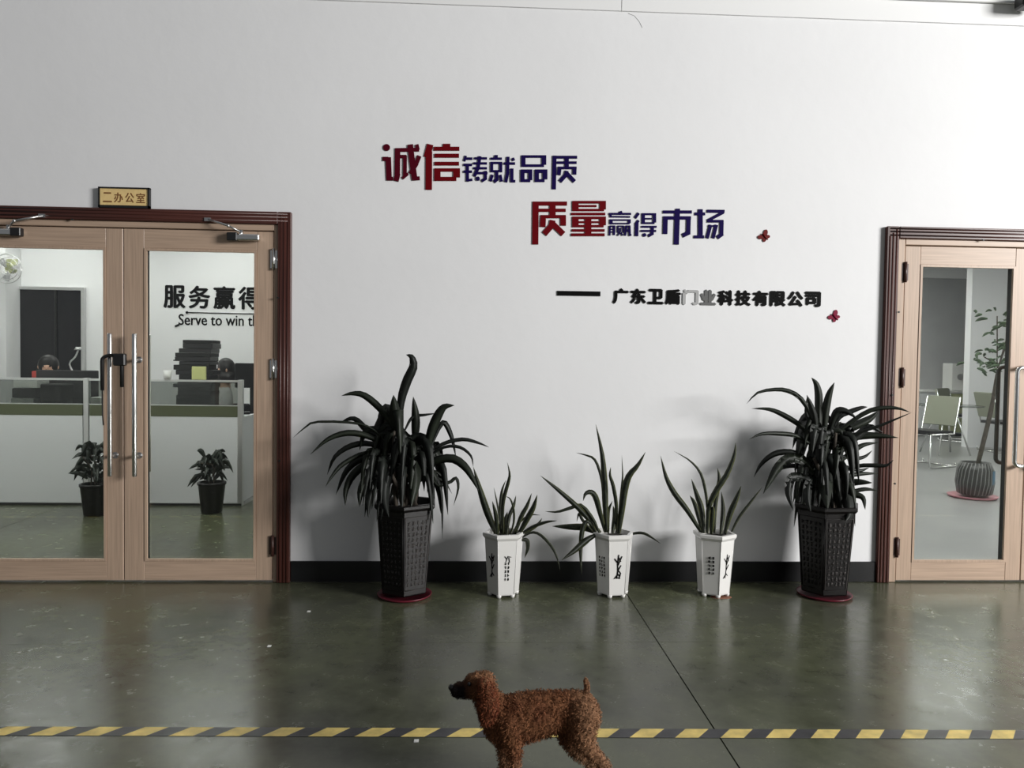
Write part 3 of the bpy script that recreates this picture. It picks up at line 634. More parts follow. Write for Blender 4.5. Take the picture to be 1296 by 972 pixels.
BAM = [[(-.1, .30), (0, .45), (-.05, .6), (.05, .75)], [(0, .45), (.35, .55)], [(-.05, .6), (-.4, .68)], [(0, .55), (.4, .72)], [(-.1, .36), (-.4, .30)], [(.05, .7), (.3, .62)], [(-.05, .4), (.3, .34)]]
def paint1(ff, pot, rng):
    ink(ff(0), text_cols(None, (-.15, .2), rng, .25, .62, 5)+[[(-.1, .62), (.1, .72), (.45, .70)], [(.0, .66), (-.25, .72)], [(.2, .7), (.3, .6)]], pot, r=0.002)
    ink(ff(5), BAM, pot, r=0.0028)
def paint2(ff, pot, rng):
    ink(ff(0), BAM+[[(-.2, .33), (.3, .30)], [(.1, .45), (.35, .40), (.2, .3)]], pot, r=0.0032)
    ink(ff(5), text_cols(None, (-.45, -.1, .25), rng, .3, .7, 6, .1), pot, r=0.0015)
def paint3(ff, pot, rng):
    ink(ff(5), text_cols(None, (-.2, .25), rng, .36, .72, 5, .12), pot, r=0.002)
    ink(ff(0), BAM, pot, r=0.0022)
S1 = [([(630, 680), (618, 652), (608, 622), (599, 591)], 11, -.02, .1), ([(637, 680), (636, 646), (638, 629), (643, 611), (645, 600), (642, 585)], 6, -.08, .1),
  ([(634, 680), (633, 645), (635, 622), (640, 608)], 5, .06, .2), ([(629, 680), (628, 655), (623, 634)], 7, -.06, 0), ([(641, 680), (644, 655), (650, 640), (653, 627)], 6, .05, .1),
  ([(644, 680), (650, 662), (650, 645), (646, 632), (640, 628)], 3.5, -.1, .1), ([(650, 680), (659, 655), (667, 640), (673, 624)], 7, .03, .1), ([(654, 681), (667, 657), (675, 642), (680, 626)], 9, -.08, .1),
  ([(654, 680), (672, 668), (690, 661), (705, 659)], 5.5, -.1, .1), ([(658, 682), (672, 674), (684, 677), (698, 692), (705, 706), (709, 722)], 4.5, -.12, .1), ([(655, 681), (668, 672), (680, 664), (686, 656)], 6, .04, .3),
  ([(660, 683), (667, 684), (668, 694), (664, 706)], 7, .03, .2), ([(627, 681), (630, 668), (628, 656)], 7, .06, 0), ([(640, 681), (640, 660), (642, 648)], 8, .07, 0), ([(647, 682), (655, 664), (670, 652), (684, 652)], 3.5, .05, .2), ([(636, 681), (630, 642), (625, 617)], 3, .05, .2)]
white_pot(637, -0.245, -18, S1, 'snake plant in the first white hexagonal pot from the left', 1, paint1)
T2 = [([(768, 674), (766, 640), (765, 610), (762, 575), (754, 537)], 10, -.02, .1), ([(766, 674), (759, 648), (754, 630), (748, 623), (741, 625), (738, 634)], 9, -.1, .1), ([(765, 674), (763, 620), (759, 597), (752, 581), (741, 576), (729, 573)], 4.5, .06, .1),
  ([(760, 674), (743, 655), (729, 640), (705, 619), (684, 602)], 8.5, -.1, .1), ([(758, 674), (751, 658), (736, 640), (722, 643), (705, 648), (690, 647)], 6, -.05, .2), ([(756, 675), (740, 668), (720, 667), (699, 666)], 11, .05, .2),
  ([(756, 676), (742, 684), (727, 697), (711, 709)], 9.5, -.13, .1), ([(755, 675), (744, 660), (737, 672), (735, 700), (736, 727)], 8, -.09, .2), ([(780, 674), (780, 640), (776, 615), (772, 602), (773, 591)], 6, -.05, .1), ([(783, 674), (784, 645), (787, 615), (788, 601), (787, 576)], 3.6, .06, .1),
  ([(783, 675), (786, 652), (790, 622), (796, 602), (807, 589), (817, 572)], 11, -.05, .1), ([(770, 675), (770, 648), (775, 634)], 5, .0, .1), ([(790, 679), (803, 675), (815, 675), (826, 681), (836, 688)], 4.5, -.08, .1), ([(775, 675), (778, 655), (776, 640)], 8, .05, .1),
  ([(752, 678), (738, 690), (728, 700)], 6, -.02, .3), ([(750, 674), (737, 658), (733, 650), (730, 660)], 5, .05, .2)]
white_pot(775.5, -0.245, -12, T2, 'snake plant in the middle white hexagonal pot with the tallest leaf', 2, paint2)
U3 = [([(888, 675), (870, 646), (854, 625), (843, 604), (836, 577)], 9, -.05, .1), ([(896, 675), (895, 640), (892, 618), (886, 598), (873, 583), (853, 571)], 4.5, -.1, .1), ([(891, 675), (888, 645), (882, 627), (875, 606)], 9, .04, .1), ([(889, 674), (880, 640), (873, 627)], 7, .07, .1),
  ([(904, 675), (905, 640), (910, 608), (908, 592)], 7, .05, .1), ([(895, 675), (897, 642), (907, 620), (920, 600), (929, 577), (931, 560)], 9, -.06, .1), ([(917, 676), (924, 650), (932, 631), (938, 615)], 9, .0, .1), ([(924, 677), (935, 655), (951, 634), (965, 616)], 4.5, .03, .1),
  ([(912, 676), (915, 647), (913, 622)], 7, .06, .1), ([(900, 676), (901, 650), (903, 640)], 9, -.05, .1)]
white_pot(903, -0.245, 20, U3, 'snake plant in the white hexagonal pot nearest the right black pot', 3, paint3)

def cornplant(px, yc, label, leaves, heads, seed, nr, box, label_s):
    c = P(px, 755, yc); c.z = 0.014
    R1, R0, h = 0.178, 0.138, 0.525
    e = empty('potted_corn_plant', c, label, 'potted plant', 'corn plants in black pots')
    az = math.atan2(c.x, c.y-CAM.y); rot = -az+math.radians(-2)
    pot = hexpot(c, R0, R1, h, rot, m_bpot, e, rim=0.014, feet=False)
    k = MB(); k.lathe([(R1-0.03, h-0.09), (R1-0.03, h-0.05), (0, h-0.03)], c, 6, 0, rot, False); k.build('soil', m_soil, e)
    rng = random.Random(seed)
    for q in (5, 0):
        f = facet_frame(c, R0, R1, h, rot, q); segs = []
        for col in range(5):
            for r in range(12): segs += glyph(-.64+col*.32, .10+.80*(r+.5)/12, .11, .024, rng)
        g_ = ink(f, segs, pot, m_relief if q == 0 else m_bpot, 'carved_characters', 0.0016); g_['kind'] = 'stuff'
        ink(f, [[(-.9, .06), (.9, .06), (.9, .94), (-.9, .94), (-.9, .06)]], pot, m_relief if q == 0 else m_bpot, 'relief_border', 0.0024)
    # saucer
    k = MB(); k.lathe([(R0*.92, 0.0005), (R0*1.04, 0.002), (R0*1.12, 0.014), (R0*1.10, 0.016), (R0*1.02, 0.009), (0, 0.008)], (c.x, c.y, 0), 28)
    tag(k.build('plant_saucer', m_saucer), label_s, 'saucer', 'saucers of the black pots')
    # canes
    for hx, hy in heads:
        top_ = P(hx, hy, yc+rng.uniform(-.08, .04)); bot = Vector((c.x+rng.uniform(-.06, .06), c.y+rng.uniform(-.05, .05), h-0.02))
        mid = bot.lerp(top_, .5)+Vector((rng.uniform(-.02, .02), 0, 0))
        k = MB(); k.tube(spline([bot, mid, top_], 6), [.013]*4+[.011, .010, .008], 8); k.build('cane', m_cane, e)
    for it in leaves:
        pts, w_, dy, tw = it
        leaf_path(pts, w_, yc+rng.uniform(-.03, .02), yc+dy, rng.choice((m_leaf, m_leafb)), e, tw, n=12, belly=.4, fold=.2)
    # inner leaves arching out of the heads
    for i in range(nr):
        hx, hy = heads[i % len(heads)]; ang = rng.uniform(0, 2*PI); dx = math.cos(ang); dy = math.sin(ang)
        b0 = P(hx, hy+rng.uniform(0, 26), yc); Ln = rng.uniform(.14, .27)*box; up = rng.uniform(.02, .12)
        ex = Vector((dx*Ln*.75, dy*min(Ln*.75, .20), 0))
        wp = [b0, b0+ex*.35+Vector((0, 0, up*.8)), b0+ex*.75+Vector((0, 0, up*.3)), b0+ex+Vector((0, 0, -rng.uniform(.08, .24)))]
        leaf3d(wp, rng.uniform(.036, .062), rng.choice((m_leaf, m_leaf, m_leafb)), e, rng.uniform(-.6, .6), 9, .45, .2)
    return e
LL = [([(500, 545), (490, 528), (476, 512), (460, 500), (446, 498), (432, 501)], 9, -.05, .1), ([(490, 560), (470, 542), (445, 535), (400, 534), (385, 542), (371, 554)], 3.2, -.12, .1), ([(485, 555), (465, 545), (448, 530), (430, 535)], 8, .05, .2),
  ([(490, 565), (465, 552), (440, 548), (415, 556), (393, 575)], 8, -.1, .1), ([(495, 575), (470, 562), (445, 564), (424, 578), (414, 601)], 7.5, .03, .1), ([(495, 580), (465, 573), (436, 586), (422, 600), (412, 616)], 6, -.15, .1),
  ([(495, 582), (465, 578), (440, 594), (425, 626)], 9, .0, .1), ([(498, 585), (470, 585), (448, 600), (438, 620), (437, 640)], 10, -.1, .2), ([(500, 588), (475, 595), (458, 618), (455, 642)], 12, -.15, .2), ([(502, 590), (482, 605), (468, 628), (466, 655)], 12, -.2, .1),
  ([(505, 535), (508, 505), (515, 482), (523, 464), (521, 452), (514, 449)], 12, -.05, .1), ([(503, 550), (500, 525), (498, 500)], 15, -.1, .0), ([(525, 560), (526, 530), (523, 502)], 11, .0, .1), ([(540, 570), (545, 548), (553, 528), (562, 515), (575, 513)], 12, -.08, .1),
  ([(512, 545), (522, 528), (538, 525), (553, 523)], 4, .03, .2), ([(545, 565), (556, 540), (563, 535), (570, 548), (574, 562), (577, 579)], 7, .05, .3), ([(535, 578), (560, 562), (585, 556), (604, 560), (619, 566)], 5.2, .0, .1), ([(538, 580), (562, 566), (582, 566), (596, 577), (599, 591)], 4.2, -.1, .1),
  ([(530, 592), (550, 583), (572, 580), (588, 590), (598, 605), (606, 622)], 11, -.15, .1), ([(545, 600), (566, 611), (577, 605), (580, 618), (574, 640)], 4.5, .05, .1), ([(540, 590), (552, 605), (559, 630), (560, 682)], 5, -.05, .1), ([(515, 565), (522, 585), (525, 610), (520, 642)], 18, -.18, .1),
  ([(535, 585), (548, 600), (556, 622), (558, 650)], 9, -.02, .1), ([(505, 565), (490, 600), (486, 630), (492, 655)], 15, -.2, .1), ([(530, 570), (542, 560), (552, 575), (555, 590)], 7, .04, .2), ([(495, 560), (478, 545), (462, 548), (455, 570)], 10, .02, .2),
  ([(530, 600), (545, 595), (560, 604), (572, 625)], 4, .05, .2), ([(528, 610), (545, 606), (555, 615), (570, 612)], 3.5, -.04, .2)]
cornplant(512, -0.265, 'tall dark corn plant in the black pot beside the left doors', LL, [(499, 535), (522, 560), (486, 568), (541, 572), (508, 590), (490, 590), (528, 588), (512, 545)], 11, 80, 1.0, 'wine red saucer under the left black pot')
RR = [([(1032, 560), (1027, 528), (1014, 505), (998, 495), (981, 493), (959, 497), (945, 511)], 6, -.06, .1), ([(1030, 555), (1012, 538), (991, 525), (973, 518), (951, 517)], 7, .04, .1), ([(1030, 565), (1008, 552), (989, 549), (965, 549), (948, 556)], 6, -.1, .1),
  ([(1032, 600), (1014, 577), (994, 572), (977, 576), (963, 588), (954, 604)], 8, .02, .1), ([(1034, 605), (1018, 584), (1000, 580), (986, 590), (976, 606), (966, 625)], 13, -.1, .1), ([(1030, 610), (1013, 604), (1001, 606), (998, 625), (1004, 646)], 12, -.18, .1), ([(1030, 600), (1008, 590), (990, 592), (972, 604)], 6, .05, .1),
  ([(1037, 550), (1036, 520), (1036, 500), (1033, 486), (1027, 478)], 10, .0, .1), ([(1033, 550), (1031, 530), (1026, 513), (1021, 500)], 8, -.08, .1), ([(1043, 550), (1044, 525), (1049, 500), (1056, 484)], 10, -.05, .1), ([(1036, 560), (1025, 535), (1020, 520), (1022, 500)], 5, .03, .1),
  ([(1050, 550), (1062, 528), (1076, 521), (1090, 516), (1098, 515)], 7, .0, .1), ([(1050, 555), (1075, 535), (1100, 520), (1120, 516), (1138, 517), (1152, 522)], 6, -.12, .1), ([(1055, 560), (1085, 548), (1110, 540), (1130, 532), (1154, 522)], 4, -.15, .1), ([(1055, 562), (1080, 553), (1108, 551), (1137, 554)], 10, -.1, .1),
  ([(1055, 590), (1078, 572), (1093, 563), (1112, 560)], 7, .02, .1), ([(1060, 600), (1085, 590), (1108, 589), (1122, 589), (1131, 582)], 5.5, -.12, .1), ([(1060, 605), (1085, 600), (1112, 599)], 6, .0, .1), ([(1062, 614), (1083, 610), (1104, 611)], 9, -.08, .2), ([(1066, 625), (1088, 620), (1098, 619), (1112, 621)], 5.5, -.05, .1),
  ([(1066, 618), (1080, 625), (1092, 630), (1095, 645)], 8, -.12, .1), ([(1055, 575), (1080, 580), (1094, 578), (1104, 570)], 5, .04, .1), ([(1050, 545), (1058, 522), (1070, 520), (1085, 530)], 9, -.1, .1), ([(1060, 610), (1072, 630), (1074, 650), (1070, 660)], 13, -.18, .1),
  ([(1050, 555), (1080, 540), (1100, 530), (1112, 520)], 11, .02, .2), ([(1052, 560), (1080, 555), (1100, 540), (1118, 548)], 10, -.06, .2), ([(1048, 590), (1045, 615), (1047, 645)], 16, -.2, .1), ([(1055, 585), (1085, 595), (1100, 592)], 5, .05, .2), ([(1040, 600), (1025, 610), (1022, 630), (1026, 648)], 11, -.15, .1)]
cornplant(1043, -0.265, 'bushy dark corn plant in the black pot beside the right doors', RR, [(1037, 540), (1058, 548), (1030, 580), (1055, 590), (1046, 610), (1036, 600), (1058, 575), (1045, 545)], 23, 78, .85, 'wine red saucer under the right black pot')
# rusty mark beside the third white pot
p = F(914, 757); k = MB(); k.lathe([(0.0, 0.001), (0.055, 0.0012), (0.062, 0.0005)], (p.x, p.y+.02, 0.0), 20, sx=1, sy=.6)
tag(k.build('terracotta_chip', m_terr), 'flat rusty brown chip lying under the third white pot', 'debris')

# ------------------------------------------------------------ dog
def build_dog():
    yd = -2.30; M = FPX/(yd-CAM.y)          # px per metre near the dog
    def q(px, py, off=0.0): return P(px, py, yd+off)
    root = empty('dog', (P(690, 900, yd).x, yd, 0), 'small curly apricot brown dog with a dark muzzle and upright tail standing in profile', 'dog')
    chains = [  # (px,py,depth offset,radius px, flatten)
      [(637, 912, 0, 30), (655, 909, 0, 33), (680, 904, 0, 31), (705, 900, 0, 27.5), (728, 899, 0, 27)],
      [(612, 872, 0, 17), (618, 886, 0, 18), (628, 900, 0, 23), (637, 912, 0, 30)],
      [(611, 866, 0, 18), (600, 864, 0, 15), (604, 870, 0, 17)],
      [(600, 871, 0, 16), (589, 873, 0, 13.5), (580, 874, 0, 12.5)],
      [(728, 899, 0, 27), (736, 898, 0, 24)],
    ]
    def leg(sgn, pts): return [(a, b_, sgn*c, r) for a, b_, c, r in pts]
    # front legs (elbow back, wrist, paw) ; hind legs with knee forward and hock back
    chains += [leg(s_, [(643+dx, 918, .030, 22), (647+dx, 940, .040, 13), (648+dx, 962, .045, 10), (646+dx, 990, .045, 9), (645+dx, 1012, .045, 9.5), (639+dx, 1021, .045, 9)]) for s_, dx in ((-1, 3), (1, -8))]
    chains += [leg(s_, [(736+dx, 906, .030, 24), (734+dx, 930, .042, 18), (742+dx, 948, .045, 13), (757+dx, 962, .045, 9.5), (766+dx*1.2, 972, .045, 8), (763+dx*1.2, 995, .045, 8), (760+dx*1.2, 1014, .045, 9), (753+dx*1.2, 1021, .045, 9)]) for s_, dx in ((-1, 2), (1, -12))]
    tail = [(741, 880, 0, 4.5), (743, 872, 0, 3.6), (743, 865, 0, 3.4), (741, 860, 0, 3)]
    ears = [[(613, 866, sg*.040, 9), (617, 880, sg*.056, 12.5), (618, 895, sg*.060, 14), (616, 908, sg*.056, 10)] for sg in (-1, 1)]
    def grow(chs, vox, name, amp):
        k = MB()
        for ch in chs:
            pts = [q(a, b_, c) for a, b_, c, r in ch]; rr = [max(r-2.2, r*.8)/M for *_, r in ch]
            for i in range(len(pts)-1):
                n = max(2, int((pts[i+1]-pts[i]).length/0.006))
                for j in range(n+1):
                    t = j/n; k.ball(pts[i].lerp(pts[i+1], t), rr[i]*(1-t)+rr[i+1]*t, 14, sc3=(1, .88, 1))
        o = k.build(name, m_fur, root)
        md = o.modifiers.new('r', 'REMESH'); md.mode = 'VOXEL'; md.voxel_size = vox
        sm = o.modifiers.new('s', 'SMOOTH'); sm.iterations = 6; sm.factor = .6
        dg = bpy.context.evaluated_depsgraph_get(); me = bpy.data.meshes.new_from_object(o.evaluated_get(dg))
        o.modifiers.clear(); old = o.data; o.data = me; bpy.data.meshes.remove(old)
        org = Vector((0, 0, 0))
        nrm = [v.normal.copy() for v in me.vertices]
        for v, n_ in zip(me.vertices, nrm):
            wv = v.co+org
            d = noise.noise(wv*75)*amp+noise.noise(wv*160)*amp*.7
            v.co += n_*d
            if v.co.z < 0.001: v.co.z = 0.001
        ca = me.color_attributes.new('col', 'FLOAT_COLOR', 'POINT')
        for i, v in enumerate(me.vertices): ca.data[i].color = (*furcol(v.co+org, 0.8), 1)
        for p_ in me.polygons: p_.use_smooth = True
        if not me.materials: me.materials.append(m_fur)
        return o
    mz0 = q(600, 872); mz1 = q(584, 874)
    def furcol(w_, k_=1.0):
        t = (mz0.x-w_.x)/(mz0.x-mz1.x); t = max(0, min(1, t*1.2))
        if w_.z < mz0.z-0.06: t = 0
        top_ = max(0, min(1, (w_.z-q(600, 868).z)/0.03)); t *= (1-.6*top_)
        n_ = 0.5+0.5*noise.noise(w_*22)
        base = Vector((0.17, 0.058, 0.026)).lerp(Vector((0.30, 0.13, 0.058)), n_)
        rump = max(0, min(1, (w_.x-q(715, 900).x)/.05)); base = base.lerp(Vector((0.38, 0.21, 0.115)), rump*.65)
        crown = max(0, min(1, (w_.z-q(600, 862).z)/.02)); base = base.lerp(Vector((0.36, 0.19, 0.10)), crown*.6)
        leg_ = max(0, min(1, (0.16-w_.z)/0.05)); base = base.lerp(Vector((0.34, 0.20, 0.12)), leg_*.6)
        return (base.lerp(Vector((0.012, 0.008, 0.008)), t))*k_*0.74
    body = grow(chains, 0.0042, 'body', 0.0042)
    tl = grow([tail], 0.003, 'tail', 0.003)
    er = [grow([e_], 0.0035, 'ear', 0.004) for e_ in ears]
    # curly coat
    rng = random.Random(5); vs = []; fs = []; cols = []
    org = Vector((0, 0, 0))
    for ob, cnt in ((body, 15000), (tl, 900), (er[0], 1700), (er[1], 900)):
        me = ob.data; polys = me.polygons; N = len(polys)
        for _ in range(cnt):
            pl = polys[rng.randrange(N)]; p = pl.center.copy(); n_ = pl.normal.copy()
            wv = p+org
            t = n_.cross(Vector((rng.gauss(0, 1), rng.gauss(0, 1), rng.gauss(0, 1)))).normalized(); s_ = n_.cross(t)
            ln = rng.uniform(.005, .011)*(.5 if ob is tl else 1)
            if wv.x < mz0.x and wv.z > mz0.z-.05: ln *= .45
            wd = rng.uniform(.0007, .0013); cc = furcol(wv, rng.uniform(.6, 1.5)); cc = Vector((cc.x*.85, cc.y*.62, cc.z*.6)) if ob in er else cc; o_ = len(vs)
            for i in range(5):
                u = i/4; a = u*3.6
                c_ = p+n_*(ln*(.15+.75*math.sin(min(a, PI)*.75)))+t*(ln*.45*(1-math.cos(a)))+Vector((0, 0, -ln*.35*u))
                w2 = wd*(1-.6*u); vs += [c_-s_*w2, c_+s_*w2]; cols += [cc, cc]
            fs += [(o_+2*i, o_+2*i+1, o_+2*i+3, o_+2*i+2) for i in range(4)]
    vs = [Vector((v.x, v.y, max(v.z, .0008))) for v in vs]
    me = bpy.data.meshes.new('fur'); me.from_pydata([tuple(v) for v in vs], [], fs); me.materials.append(m_fur)
    ca = me.color_attributes.new('col', 'FLOAT_COLOR', 'POINT')
    for i, c in enumerate(cols): ca.data[i].color = (*c, 1)
    fo = bpy.data.objects.new('fur', me); COL.objects.link(fo); fo.parent = root; fo.location = -world_loc(root); fo['kind'] = 'stuff'
    k = MB(); k.ball(q(571.5, 870), .0115, 12, sc3=(.9, 1.0, .85)); k.build('nose', m_nose, root)
    for s_ in (-1, 1):
        k = MB(); k.ball(q(594, 866, s_*.030), .0065, 12); k.build('eye', m_eye, root)
    k = MB(); k.tube([q(575, 881, -.012), q(582, 883, -.021), q(589, 882, -.026)], .0014, 6); k.build('mouth_line', m_nose, root)
build_dog()

# ------------------------------------------------------------ office behind the left doors
LY = 4.6; XL0, XL1 = -7.0, 0.9; CH = 2.9
one_box('wall_left_office_back', (XL0, LY, 0), (XL1, LY+0.1, CH), m_offw)['kind'] = 'structure'
bpy.data.objects['wall_left_office_back']['label'] = 'back wall of the left office'
x_ = MB(); x_.box((XL1, WT+.001, 0), (XL1+.1, LY+.1, CH)); tag(x_.build('wall_office_partition', m_offw), 'partition wall between the two offices', kind='structure')
x_ = MB(); x_.box((XL0-.1, WT+.001, 0), (XL0, LY+.1, CH)); tag(x_.build('wall_left_office_side', m_offw), 'side wall of the left office', kind='structure')
x_ = MB(); x_.box((XL0-.1, WT+.001, CH), (XL1+.1, LY+.1, CH+.08)); tag(x_.build('ceiling', m_offc), 'white ceiling of the left office', kind='structure')
x_ = MB(); x_.box((-5.3, WT+.001, 0), (XL1, WT+.02, 0.01)); 
def panel_light(x, y, z, sx, sy, label):
    e = empty('ceiling_light', (x, y, z), label, 'light', 'office ceiling lights')
    k = MB(); k.box((x-sx/2, y-sy/2, z-.03), (x+sx/2, y+sy/2, z-.022)); k.build('diffuser', m_lamp, e)
    k = MB(); t = .02
    k.box((x-sx/2-t, y-sy/2-t, z-.034), (x-sx/2, y+sy/2+t, z-.001)); k.box((x+sx/2, y-sy/2-t, z-.034), (x+sx/2+t, y+sy/2+t, z-.001)); k.box((x-sx/2, y-sy/2-t, z-.034), (x+sx/2, y-sy/2, z-.001)); k.box((x-sx/2, y+sy/2, z-.034), (x+sx/2, y+sy/2+t, z-.001))
    k.build('frame', m_alu, e)
for _x, _lb in ((-4.4, 'left'), (-1.6, 'right')):  # unseen fill panels, added to brighten the desk front
    panel_light(_x, 1.3, CH, 1.5, .8, 'added fill light panel just inside the left office, %s one' % _lb)
panel_light(-4.7, 3.8, CH, 1.3, .42, 'ceiling light panel in the far left of the left office')
panel_light(-2.7, 3.8, CH, 1.3, .42, 'ceiling light panel in the left office near the partition wall')

# dark window in the back wall, framed in silver
A = P(20, 480, LY); B = P(105, 368, LY)
wn = empty('window_1', ((A.x+B.x)/2, LY, 1.0), 'dark framed glass panel on the back wall of the left office', kind='structure')
zlow = 0.95
one_box('pane', (A.x, LY-.03, zlow), (B.x, LY-.012, B.z), m_dglass, wn)
k = MB(); t = .035
k.box((A.x-t, LY-.05, zlow-t), (A.x, LY-.0005, B.z+t)); k.box((B.x, LY-.05, zlow-t), (B.x+t, LY-.0005, B.z+t)); k.box((A.x, LY-.05, B.z), (B.x, LY-.0005, B.z+t)); k.box((A.x, LY-.05, zlow-t), (B.x, LY-.0005, zlow))
k.build('window_frame', m_alu, wn)
k = MB(); mx_ = A.x+(B.x-A.x)*.62; k.box((mx_-.012, LY-.045, zlow), (mx_+.012, LY-.03, B.z)); k.build('mullion', m_gasket, wn)
# pillar edge left of it
A = P(8, 480, LY-.3)
x_ = MB(); x_.box((A.x-1.4, LY-.3, 0), (A.x, LY-.0005, CH-.0005)); tag(x_.build('wall_left_office_pillar', m_offw), 'white pillar left of the dark panel in the left office', kind='structure')
# office slogan
os_ = empty('wall_slogan', P(265, 400, LY), 'black service slogan with English words on the left office wall behind the glass', 'lettering')
lx = 206.0; cw = 31.5
for i, ch in enumerate('服务赢得'):
    l = lx+i*cw+1; A = P(l, 390+.02*i*cw, LY); B = P(l+cw-3.5, 361+.02*i*cw, LY)
    text_mesh(ch, A.x, B.x, A.z, B.z, LY-.0005, .006, m_ink, 'character', os_, bold=.0085)
A = P(226, 411.5, LY); B = P(335, 399, LY)
text_mesh('Serve to win the', A.x, B.x, A.z, B.z, LY-.0005, .004, m_ink, 'word', os_, bold=.0025)
k = MB(); a = P(237, 395.5, LY); b_ = P(330, 397.5, LY); k.tube([(a.x, LY-.006, a.z), (b_.x, LY-.006, b_.z)], .005, 6); k.ball((a.x, LY-.01, a.z), .016, 10); k.build('rule_line', m_ink, os_)
k = MB(); a = P(222, 413, LY); b_ = P(227, 411, LY); k.tube([(a.x, LY-.006, a.z), (b_.x, LY-.006, b_.z)], .012, 6); k.build('arrow_mark', m_ink, os_)

# workstation: panels, rails, glass screens
DY = 2.34
xR = P(306, 560, DY).x; xLft = -5.6; xP = P(109, 560, DY).x
ds = empty('office_workstation', (xR-1.5, DY, 0), 'white panelled workstation with glass screens behind the left doors', 'desk')
zs = P(200, 481, DY).z; zb1 = P(200, 512, DY).z; zb2 = P(200, 527, DY).z
k = MB(); k.box((xLft, DY, .03), (xP-.03, DY+.03, zb2)); k.build('front_panel', m_panel, ds)
k = MB(); k.box((xP+.03, DY, .03), (xR-.03, DY+.03, zb2)); k.build('front_panel', m_panel, ds)
k = MB(); k.box((xR-.03, DY+.04, .03), (xR-.001, DY+1.5, zb2)); k.build('side_panel', m_panel, ds)
k = MB(); k.box((xLft, DY-.002, zb2+.001), (xP-.03, DY+.034, zb1-.008)); k.build('trim_band', m_dband, ds)
k = MB(); k.box((xP+.03, DY-.002, zb2+.001), (xR-.03, DY+.034, zb1-.008)); k.build('trim_band', m_dband, ds)
k = MB(); k.box((xLft, DY-.002, zb1-.008), (xR-.03, DY+.034, zb1)); k.box((xLft, DY-.002, zs-.012), (xR-.03, DY+.034, zs+.006)); k.box((xLft, DY-.004, 0.0), (xR, DY+.034, .03)); k.build('rail', m_alu, ds)
for xx in (xP, xR-.015, xLft):
    one_box('post', (xx-.022, DY-.006, .0), (xx+.022, DY+.04, zs+.01), m_alu, ds, .003)
k = MB(); k.box((xLft, DY+.010, zb1), (xP-.022, DY+.016, zs-.012)); k.build('screen_pane', m_frost, ds)
k = MB(); k.box((xP+.022, DY+.010, zb1), (xR-.037, DY+.016, zs-.012)); k.build('screen_pane', m_frost, ds)
one_box('worktop', (xLft, DY+.041, .73), (xR-.031, DY+.80, .76), m_panel, ds)
k = MB(); k.box((xLft, DY-.012, 0.0), (xR, DY-.004, .022)); k.build('kick_strip', m_gasket, ds)
WTZ = .7605
# things on the worktop, seen through or over the screen
def item(name, label, cat): return lambda a, b_, m, bev=.004: tag(one_box(name, a, b_, m, None, bev), label, cat)
a = P(46, 480, DY+.35); b_ = P(124, 469, DY+.35)
mo = empty('monitor', ((a.x+b_.x)/2, DY+.35, WTZ), 'wide black monitor above the left screen of the workstation', 'monitor')
one_box('display', (a.x, DY+.34, .84), (b_.x, DY+.37, b_.z), m_blk, mo, .006); one_box('stand', ((a.x+b_.x)/2-.03, DY+.37, WTZ+.012), ((a.x+b_.x)/2+.03, DY+.40, 1.05), m_blk, mo); one_box('foot', ((a.x+b_.x)/2-.12, DY+.29, WTZ), ((a.x+b_.x)/2+.12, DY+.46, WTZ+.012), m_blk, mo)
k = MB(); lp = P(98, 466, DY+.55)
dl = empty('desk_lamp', (lp.x, DY+.55, WTZ), 'bent neck desk lamp beside the monitor in the left office', 'lamp')
k.lathe([(.07, 0), (.07, .015), (.02, .02)], (lp.x, DY+.55, WTZ), 16); k.tube(spline([(lp.x, DY+.55, WTZ+.02), (lp.x-.02, DY+.55, 1.1), P(88, 461, DY+.55), P(95, 452, DY+.55), P(99, 443, DY+.55)], 12), .008, 8); k.build('arm', m_steel, dl)
k = MB(); c_ = P(99, 443, DY+.55); k.lathe([(.02, 0.03), (.035, 0)], c_, 12); k.build('lamp_shade', m_steel, dl)
a = P(32, 479, DY+.30); b_ = P(49, 470, DY+.30)
item('storage_box', 'small red box at the left of the monitor on the workstation', 'box')((a.x, DY+.40, WTZ), (b_.x, DY+.50, b_.z), m_redp)
a = P(14, 505, DY+.12); b_ = P(42, 484, DY+.12)
for i_, mm in enumerate((m_pink, m_paper, m_blk, m_paper)):
    z0_ = WTZ+.09*i_; tag(one_box('file_box', (a.x+.01*i_, DY+.10, z0_), (b_.x+.015*i_, DY+.30, z0_+.085), mm, None, .003), ['dusty pink file box at the bottom of the stack behind the left screen', 'white file box above the pink one behind the left screen', 'black file box in the stack behind the left screen', 'white file box topmost of the stack behind the left screen'][i_], 'box')
a = P(55, 511, DY+.12); b_ = P(82, 486, DY+.12)
item('printer', 'dark boxy printer behind the left glass screen', 'printer')((a.x, DY+.06, WTZ), (b_.x, DY+.28, b_.z), m_blk, .01)
a = P(115, 508, DY+.14); tag(one_box('paper_pile', (a.x, DY+.08, WTZ), (a.x+.11, DY+.3, .95), m_paper, None, .002), 'pile of white paper behind the screen next to the post', 'papers')
